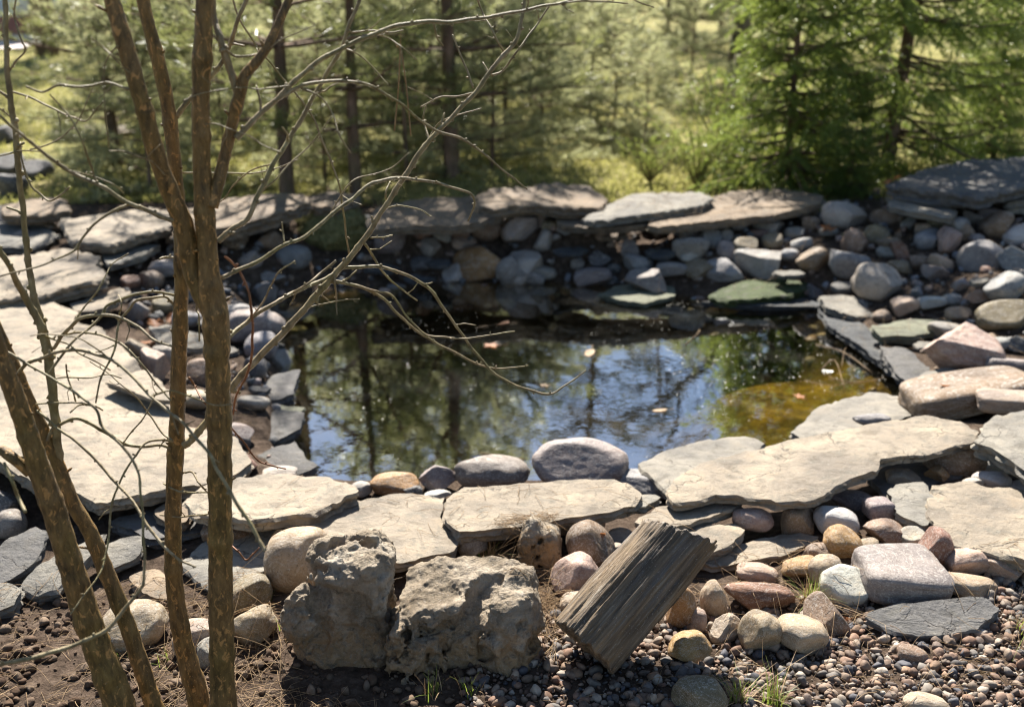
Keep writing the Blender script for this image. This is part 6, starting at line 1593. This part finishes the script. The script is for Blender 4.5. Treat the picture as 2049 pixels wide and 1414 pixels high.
# dead leaves
def leaf_mesh(seed, lobes=True):
    r = np.random.RandomState(seed); n = 30; t = np.linspace(0, 2 * np.pi, n, endpoint=False)
    rad = 1 + (.32 * np.cos(5 * t) + .1 * np.cos(10 * t) if lobes else 0 * t) + r.normal(0, .05, n)
    x, y = np.cos(t) * rad, np.sin(t) * rad * (.75 if lobes else .42)
    V = [(0, 0, 0)]
    for f in (.5, 1.0):
        for a, b in zip(x, y):
            V.append((a * f, b * f, .28 * f * f * math.sin(a * 2.3 + seed) + .22 * abs(b) * f + r.normal(0, .02)))
    T = [(0, 1 + k, 1 + (k + 1) % n) for k in range(n)]
    for k in range(n):
        a, b = 1 + k, 1 + (k + 1) % n; T += [(a, a + n, b + n), (a, b + n, b)]
    v, t2 = tube([(1 * x.max() * .9, 0, .05), (1.5, .1, .1), (2.0, .1, .25)], [.03, .03, .03], 4)
    return merge([(np.array(V), np.array(T)), (v, t2)])
LEAVES = [(1775, 450, .045, True, 'curled red-brown dead leaf beside the big pale cobble'), (1655, 478, .035, True, 'dead leaf between the cobbles below the small spruce'), (725, 412, .03, True, 'orange dead leaf on the wall above the mossy rock'),
          (1795, 655, .018, False, 'small orange leaf on the slates at the pond edge'), (300, 690, .05, False, 'brown dead leaf lying beside the largest slab'), (345, 640, .045, False, 'pale crumpled dead leaf among the shore stones'), (310, 650, .04, True, 'dead leaf tucked between shore stones and the largest slab'),
          (1690, 1245, .016, False, 'small rust-brown curled leaf beside the striped brown cobble'), (1205, 1122, .018, False, 'thin dry leaf against the dark-stained brown cobble'), (1880, 838, .02, False, 'dry leaf on the rim slab below the banded boulder'),
          (1480, 395, .03, True, 'brown leaf on the slab beside the small spruce')]
for k, (px, py, s, lob, lab) in enumerate(LEAVES):
    p = on_ground(px, py); q, _ = drop(p[0], p[1], .5)
    if q is None: q = p
    V, T = leaf_mesh(40 + k, lob); r = np.random.RandomState(k)
    add('dead_leaf', tri_mesh('dead_leaf', V * s, T, True), M['dead'], q + np.array([0, 0, s * .22]), (r.normal(0, .3), r.normal(0, .3), r.uniform(0, 6.28)), label=lab, cat='leaf')
for k, (px, py, s, lab) in enumerate([(985, 690, .035, 'brown leaf floating in the middle of the pond'), (1180, 705, .05, 'pale plant scrap floating on the dark water'), (1090, 770, .02, 'small tan scrap floating near the tip of the long twig'), (1010, 645, .028, 'brown scrap floating behind the twig tips'), (1600, 792, .022, 'yellowish leaf floating over the golden shallows'), (1320, 820, .03, 'wet pale scrap floating in the sky reflection')]):
    p = at_z(px, py, ZW + .003); V, T = leaf_mesh(70 + k, k % 2 == 0); V = V * np.array([s, s, s * .08])
    add('floating_leaf', tri_mesh('floating_leaf', V, T, True), M['dead'] if k in (0, 3, 4) else M['straw'], p, (0, 0, k * 1.3), label=lab, cat='leaf')
# white blossom-like scrap and stalks in the shallows
p = at_z(1655, 745, ZW + .004)
r = np.random.RandomState(8); parts = []
for k in range(14):
    a = r.uniform(0, 6.28); d = np.array([math.cos(a), math.sin(a), .4]) * r.uniform(.008, .022); c = np.append(r.normal(0, .008, 2), 0)
    w = np.cross(d, [0, 0, 1]) * .5
    parts.append((np.array([c, c + d * .6 + w, c + d, c + d * .6 - w]), np.array([(0, 1, 2), (0, 2, 3)])))
V, T = merge(parts); add('white_petal_scrap', tri_mesh('white_petal_scrap', V, T), M['white'], p, label='crumpled white petals floating in the shallow water', cat='petals')
for k, (a, b, lab) in enumerate([(((1632, 688), (1690, 705), (1745, 745)), .0018, 'longest straw stalk floating near the dark shore slate'), (((1660, 755), (1720, 765), (1790, 748)), .0015, 'bent straw stalk floating beside the white petals'), (((1640, 740), (1670, 720), (1690, 775)), .0012, 'short crossed straw in the shallow water'),
                                 (((1610, 760), (1660, 770), (1730, 762)), .0012, 'thin straw floating below the white petals'), (((1370, 690), (1395, 668), (1400, 660)), .0022, 'pale twig stub floating in the dark water'), (((1684, 735), (1690, 700), (1700, 690)), .001, 'fine straw poking toward the shore slate'),
                                 (((950, 655), (1000, 648), (1035, 645)), .001, 'fine needle floating behind the twig tips'), (((960, 905), (1010, 912), (1050, 918)), .0016, 'dark wet twig floating behind the oval pebble')]):
    Q = np.array([at_z(x, y, ZW + .003) for x, y in a]); c = Q.mean(0)
    v, t = tube(catmull(Q - c, 4), np.full(9, b), 5)
    add('floating_straw', tri_mesh('floating_straw', v, t, True), M['straw'], c, label=lab, cat='straw')
# dust and pollen specks
r = np.random.RandomState(15); V, T = [], []
lo, hi = POND.min(0), POND.max(0); o = 0
for _ in range(5200):
    x, y = r.uniform(lo, hi)
    if poly_sd(POND, np.array([x]), np.array([y]))[0] > -.01: continue
    dens = fbm(np.array([[x * 1.6, y * 1.6, 4.0]]), 3)[0] + .55 * math.exp(-((x - 1.1) ** 2 + (y - 4.7) ** 2) / .25) + .35 * math.exp(-((x + .9) ** 2 + (y - 4.6) ** 2) / .2)
    if dens < .1 + .25 * r.rand(): continue
    s = .0009 + .0028 * r.rand() ** 5; n = 6; a = np.linspace(0, 6.28, n, endpoint=False) + r.rand()
    V.append(np.stack([x + np.cos(a) * s, y + np.sin(a) * s * .8, np.full(n, ZW + .0015) + r.normal(0, .0003, n)], 1)); T.append(np.array([(0, k, k + 1) for k in range(1, n - 1)]) + o); o += n
add('floating_specks', tri_mesh('floating_specks', np.concatenate(V), np.concatenate(T)), M['white'], label='pale pollen and dust specks drifting on the pond', cat='specks', kind='stuff')
